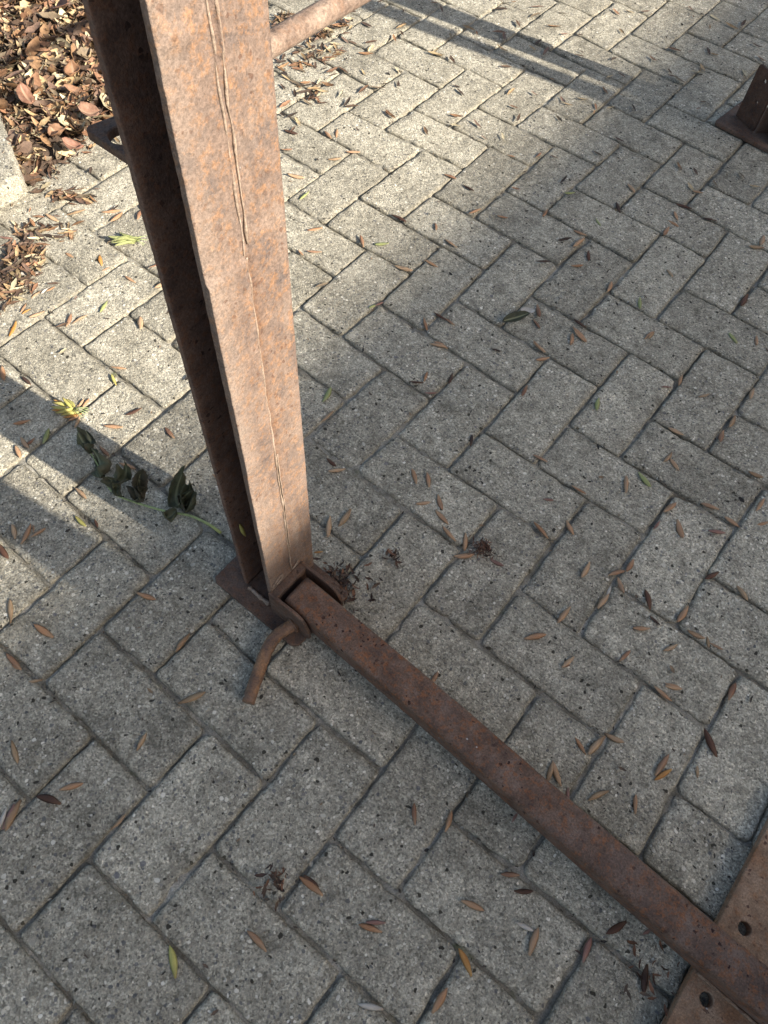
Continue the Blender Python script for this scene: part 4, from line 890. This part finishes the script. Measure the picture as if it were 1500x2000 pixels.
# crumbly clump of brown fluff on the centre pavers
jc = []
for _ in range(5200):
    i = rl.randint(-11, 6); j = rl.randint(-9, 16); k = (i - j) % 4
    segs = [((i, j), (i + 2, j)), ((i, j), (i, j + 1))] if k == 0 else [((i, j), (i, j + 2)), ((i, j), (i + 1, j))] if k == 3 else None
    if not segs: continue
    (a, b) = rl.choice(segs); A = lat(*a); B = lat(*b); t_ = rl.random(); P_ = A + (B - A) * t_
    if float(fbm(P_[0] * 9, P_[1] * 9, 123, 3)) < rl.uniform(-.3, .35): continue
    if P_[0] < -1.04 and P_[1] < .15: continue
    L = rl.uniform(.002, .007); al = math.atan2(B[1] - A[1], B[0] - A[0])
    d = rl.choice([(.05, .04, .03), (.07, .055, .04), (.03, .025, .02), (.16, .13, .09), (.11, .085, .06), (.28, .26, .21)])
    jc.append((P_[0] + rl.gauss(0, .0022), P_[1] + rl.gauss(0, .0022), rl.uniform(-.003, .0006), al + rl.gauss(0, .5), L, L * rl.uniform(.3, .7), rl.uniform(-.4, .4), rl.uniform(-.7, .7), d, rl.uniform(0, .6)))
litter('joint_dirt', jc, 'dark crumbs of dirt caught in the joints between the pavers')
fl = []; FX, FY = .130, -.085
for _ in range(150):
    L = rl.uniform(.004, .012); fl.append((FX + rl.gauss(0, .008), FY + rl.gauss(0, .007), rl.uniform(.002, .008), rl.uniform(0, 6.3), L, L * .16, rl.uniform(-.9, .9), rl.uniform(-1, 1), rl.choice([(.10, .05, .03), (.2, .10, .06), (.06, .035, .025)]), .5))
FLUFF = fl

def leaf_mesh(L, W, curl, fold, seed, wav=.06, vein=True, serr=.0):
    rr = random.Random(seed); n, m = 15, 9; V = []; F = []; sh = []
    px, py = rr.uniform(0, 9), rr.uniform(0, 9)
    for i in range(n):
        t = i / (n - 1); w = W * .5 * (math.sin(math.pi * t ** .82) ** .75 if 0 < t < 1 else 0.0) + (.002 * L)
        for j in range(m):
            q = j / (m - 1) * 2 - 1
            ww = w * (1 + serr * (i % 2) * abs(q))
            x = t - .0; y = q * ww
            ang = curl * (t - .35) ** 2
            z = ang * L + fold * abs(y) * (1.0) + wav * L * float(vnoise(t * 4 + px, q * 1.6 + py, seed)) * (abs(q) ** .7)
            x = x * L * (1 - .25 * abs(curl) * t * t)
            if fold > 1.0: y *= .55
            V.append((x, y, z + .003)); sh.append(1 - abs(q) if False else max(0, abs(q) - .55) * 1.8 * (float(vnoise(t * 6, q * 3, seed + 1)) > .0))
    for i in range(n - 1):
        for j in range(m - 1):
            a = i * m + j; F.append((a, a + m, a + m + 1, a + 1))
    return V, F, sh

def leaf(name, L, W, curl, fold, seed, loc, rot, mat, parent=None, wav=.06, rib=None, serr=.05):
    V, F, sh = leaf_mesh(L, W, curl, fold, seed, wav, serr=serr)
    o = mesh_obj(name, V, F, mat, parent, True, loc); o.rotation_euler = rot
    at = o.data.attributes.new('shade', 'FLOAT', 'POINT'); at.data.foreach_set('value', np.array(sh, dtype=np.float32))
    nn = len(V); rb = [1.0 if (q % 9) == 4 else 0.0 for q in range(nn)]
    ar = o.data.attributes.new('rib', 'FLOAT', 'POINT'); ar.data.foreach_set('value', np.array(rb, dtype=np.float32))
    md = o.modifiers.new('thick', 'SOLIDIFY'); md.thickness = .0005; md.offset = 0
    return o

# big dry leaves lying on top of the litter, each its own thing
BIG = [(-1.30, .52, .060, .045, 'orange'), (-1.22, .40, .075, .050, 'tan'), (-1.14, .36, .058, .042, 'brown'), (-1.345, .44, .070, .055, 'brown'), (-1.07, .22, .055, .040, 'reddish'),
       (-1.03, .30, .060, .036, 'reddish'), (-1.12, .46, .050, .034, 'tan'), (-1.20, .26, .052, .036, 'brown'), (-1.28, .30, .058, .040, 'tan'), (-1.02, .20, .062, .030, 'reddish'),
       (-1.10, .12, .048, .034, 'brown'), (-1.18, .14, .052, .034, 'reddish'), (-1.40, .60, .075, .05, 'tan'), (-1.27, .66, .06, .04, 'brown'), (-1.15, .58, .055, .036, 'orange'),
       (-1.05, .40, .05, .03, 'tan'), (-1.32, .18, .06, .04, 'brown'), (-1.44, .42, .07, .05, 'reddish'), (-1.50, .52, .07, .05, 'brown'), (-1.23, .50, .055, .04, 'brown'), (-1.01, .13, .05, .026, 'orange'), (-1.45, .30, .06, .045, 'tan')]
LEAVES = []
near = ['beside the curb block', 'behind the post flange', 'at the top left corner of the picture', 'next to the eye plate', 'in the middle of the leaf bed', 'at the edge of the leaf bed']
for k, (x, y, L, W, cn) in enumerate(BIG):
    p = view(x, y)
    wh = ('close to the eye plate' if p[1] > 200 and p[0] > 120 else 'beside the curb end' if p[1] > 200 else 'against the post' if p[0] > 150 else 'near the top left corner' if p[1] < 110 else 'in the middle of the leaf bed')
    z = .022 + .028 * rl.random()
    o = leaf('dead_leaf', L, W, rl.uniform(.3, 1.3), rl.uniform(.15, .75), 200 + k, (x, y, z), (rl.uniform(-.5, .5), rl.uniform(-.35, .35), rl.uniform(0, 6.28)), M_LEAFB, None, .14, serr=.08)
    LEAVES.append((o, '%s %s dry leaf curled up %s' % ('small' if L < .053 else 'broad' if L < .06 else 'large', cn, wh), p))
for o, lab, p in LEAVES:
    same = sorted([q for q in LEAVES if q[1] == lab], key=lambda q: q[2][0]); w = ''
    if len(same) > 1: w = ['leftmost ', 'second ', 'third ', 'fourth '][[q[0] for q in same].index(o)] if len(same) > 2 else ('left ' if same[0][0] is o else 'right ')
    tag(o, w + lab, 'leaf', 'dry leaves lying on the leaf bed')
for (x, y, L, W, mt, lb) in ((-1.085, .475, .045, .022, M_GREEN, 'pale green leaf scrap on the brown leaf bed close to the post'), (-1.16, .44, .035, .020, M_WHITE, 'pale papery leaf scrap in the upper leaf bed')):
    tag(leaf('leaf_scrap', L, W, .4, .2, 31 + int(L * 1000), (x, y, .05), (.2, .1, rl.uniform(0, 6)), mt, None, .08), lb, 'leaf')

# single green leaf on the centre pavers
o = leaf('green_leaf', .056, .018, .25, .5, 411, (-.108, .322, .004), (.3, -.12, .95), M_LEAFG, None, .05)
tag(o, 'narrow dull green leaf on the shaded pavers at the centre right', 'leaf')
tag(leaf('pale_leaf', .030, .014, .3, .3, 415, (-.098, .365, .006), (.1, 0, .5), M_WHITE, None, .05), 'short pale dry leaf lying behind the narrow green leaf', 'leaf')

# wilted leafy twig
tw = empty('leafy_twig', (-.189, -.316, .004), 'wilted leafy twig with a green stalk and curled dark leaves left of the rusty post', 'twig')
tw.location = (0, 0, 0)
stem = bez([(-.189, -.316, .0045), (-.216, -.3185, .0060), (-.245, -.327, .0085), (-.281, -.346, .0085), (-.325, -.363, .0075), (-.360, -.372, .0065), (-.392, -.365, .0065), (-.411, -.356, .0065), (-.444, -.346, .0070)], 10)
V, F = tube(stem, [.0023 - .0013 * k / len(stem) for k in range(len(stem))], 10, True, .08)
o = mesh_obj('stalk', V, F, M_STEM, tw, True)
at = o.data.attributes.new('shade', 'FLOAT', 'POINT'); at.data.foreach_set('value', np.array([max(0, 1 - k / 150) for k in range(len(V))], dtype=np.float32))
LF = [(-.318, -.361, .0065, .056, .022, 1.6, .7, 2.45), (-.318, -.361, .0075, .046, .020, 1.1, .9, 2.0), (-.362, -.371, .0085, .060, .024, 1.9, .6, 1.75), (-.345, -.369, .0065, .044, .018, 1.4, .9, 2.6),
      (-.392, -.365, .0065, .056, .026, .3, .30, 2.55), (-.440, -.345, .0065, .044, .017, .5, .5, 2.45), (-.442, -.345, .0060, .046, .020, .6, .5, 3.0),
      (-.250, -.329, .0075, .060, .022, 1.9, .9, 2.15), (-.262, -.334, .0085, .062, .024, 2.6, .9, 2.50), (-.258, -.332, .0100, .04, .020, 3.0, .9, 2.3), (-.262, -.335, .0065, .036, .018, 1.6, .9, -1.7)]
for k, (x, y, z, L, W, cu, fo, a) in enumerate(LF):
    leaf('leaflet', L, W, cu, fo, 500 + k * 3, (x, y, z), (rl.uniform(-.6, .6), rl.uniform(-.15, .03), a), M_LEAFG, tw, .42, serr=.12)

# bunches of seeds
def bunch(name, cx, cy, n, ang, spread, code, label, L=.034):
    e = empty(name, (cx, cy, 0), label, 'seed cluster')
    for k in range(n):
        o = bpy.data.objects.new('winged_seed', seed_data(rs.randrange(10), code if k % 5 else ('o' if code == 'y' else code))); COL.objects.link(o); o.parent = e
        a = ang + rs.uniform(-spread, spread); d = rs.uniform(.006, .028); s = L * rs.uniform(.8, 1.1)
        o.location = (math.cos(a) * d + rs.uniform(-.008, .008), math.sin(a) * d + rs.uniform(-.010, .010), .001 + .0028 * (k % 5))
        o.scale = (s, s * .95, s); o.rotation_euler = (rs.uniform(-.3, .3), rs.uniform(-.2, .2), a)
    for k in range(6):
        a = ang + math.pi + rs.uniform(-.7, .7)
        V, F = tube([(0, 0, .004), (math.cos(a) * .012, math.sin(a) * .012, .009), (math.cos(a) * .026, math.sin(a) * .026, .004 + .006 * rs.random())], .0005, 5)
        mesh_obj('stalk', V, F, M_STEM, e, True)
    return e
bunch('seed_bunch', -.760, .028, 17, -2.5, .55, 'g', 'bunch of pale green winged seeds on thin stalks on a sunlit paver')
bunch('seed_bunch', -.535, -.306, 7, 3.5, .6, 'y', 'small bunch of yellow and brown winged seeds at the edge of the post shadow', .030)
litter('plant_fluff', FLUFF, 'crumbly tuft of brown plant fibre on a shaded paver')
# seed stuck on the rear flange
o = place_seed(-.0968, -.3405, 1.4, .024, 'y', .20); o.location = (-.0935, -.3425, .165); o.rotation_euler = (0, 1.35, .2)
tag(o, 'yellow winged seed stuck to the dark rear flange low on the post', 'seed')
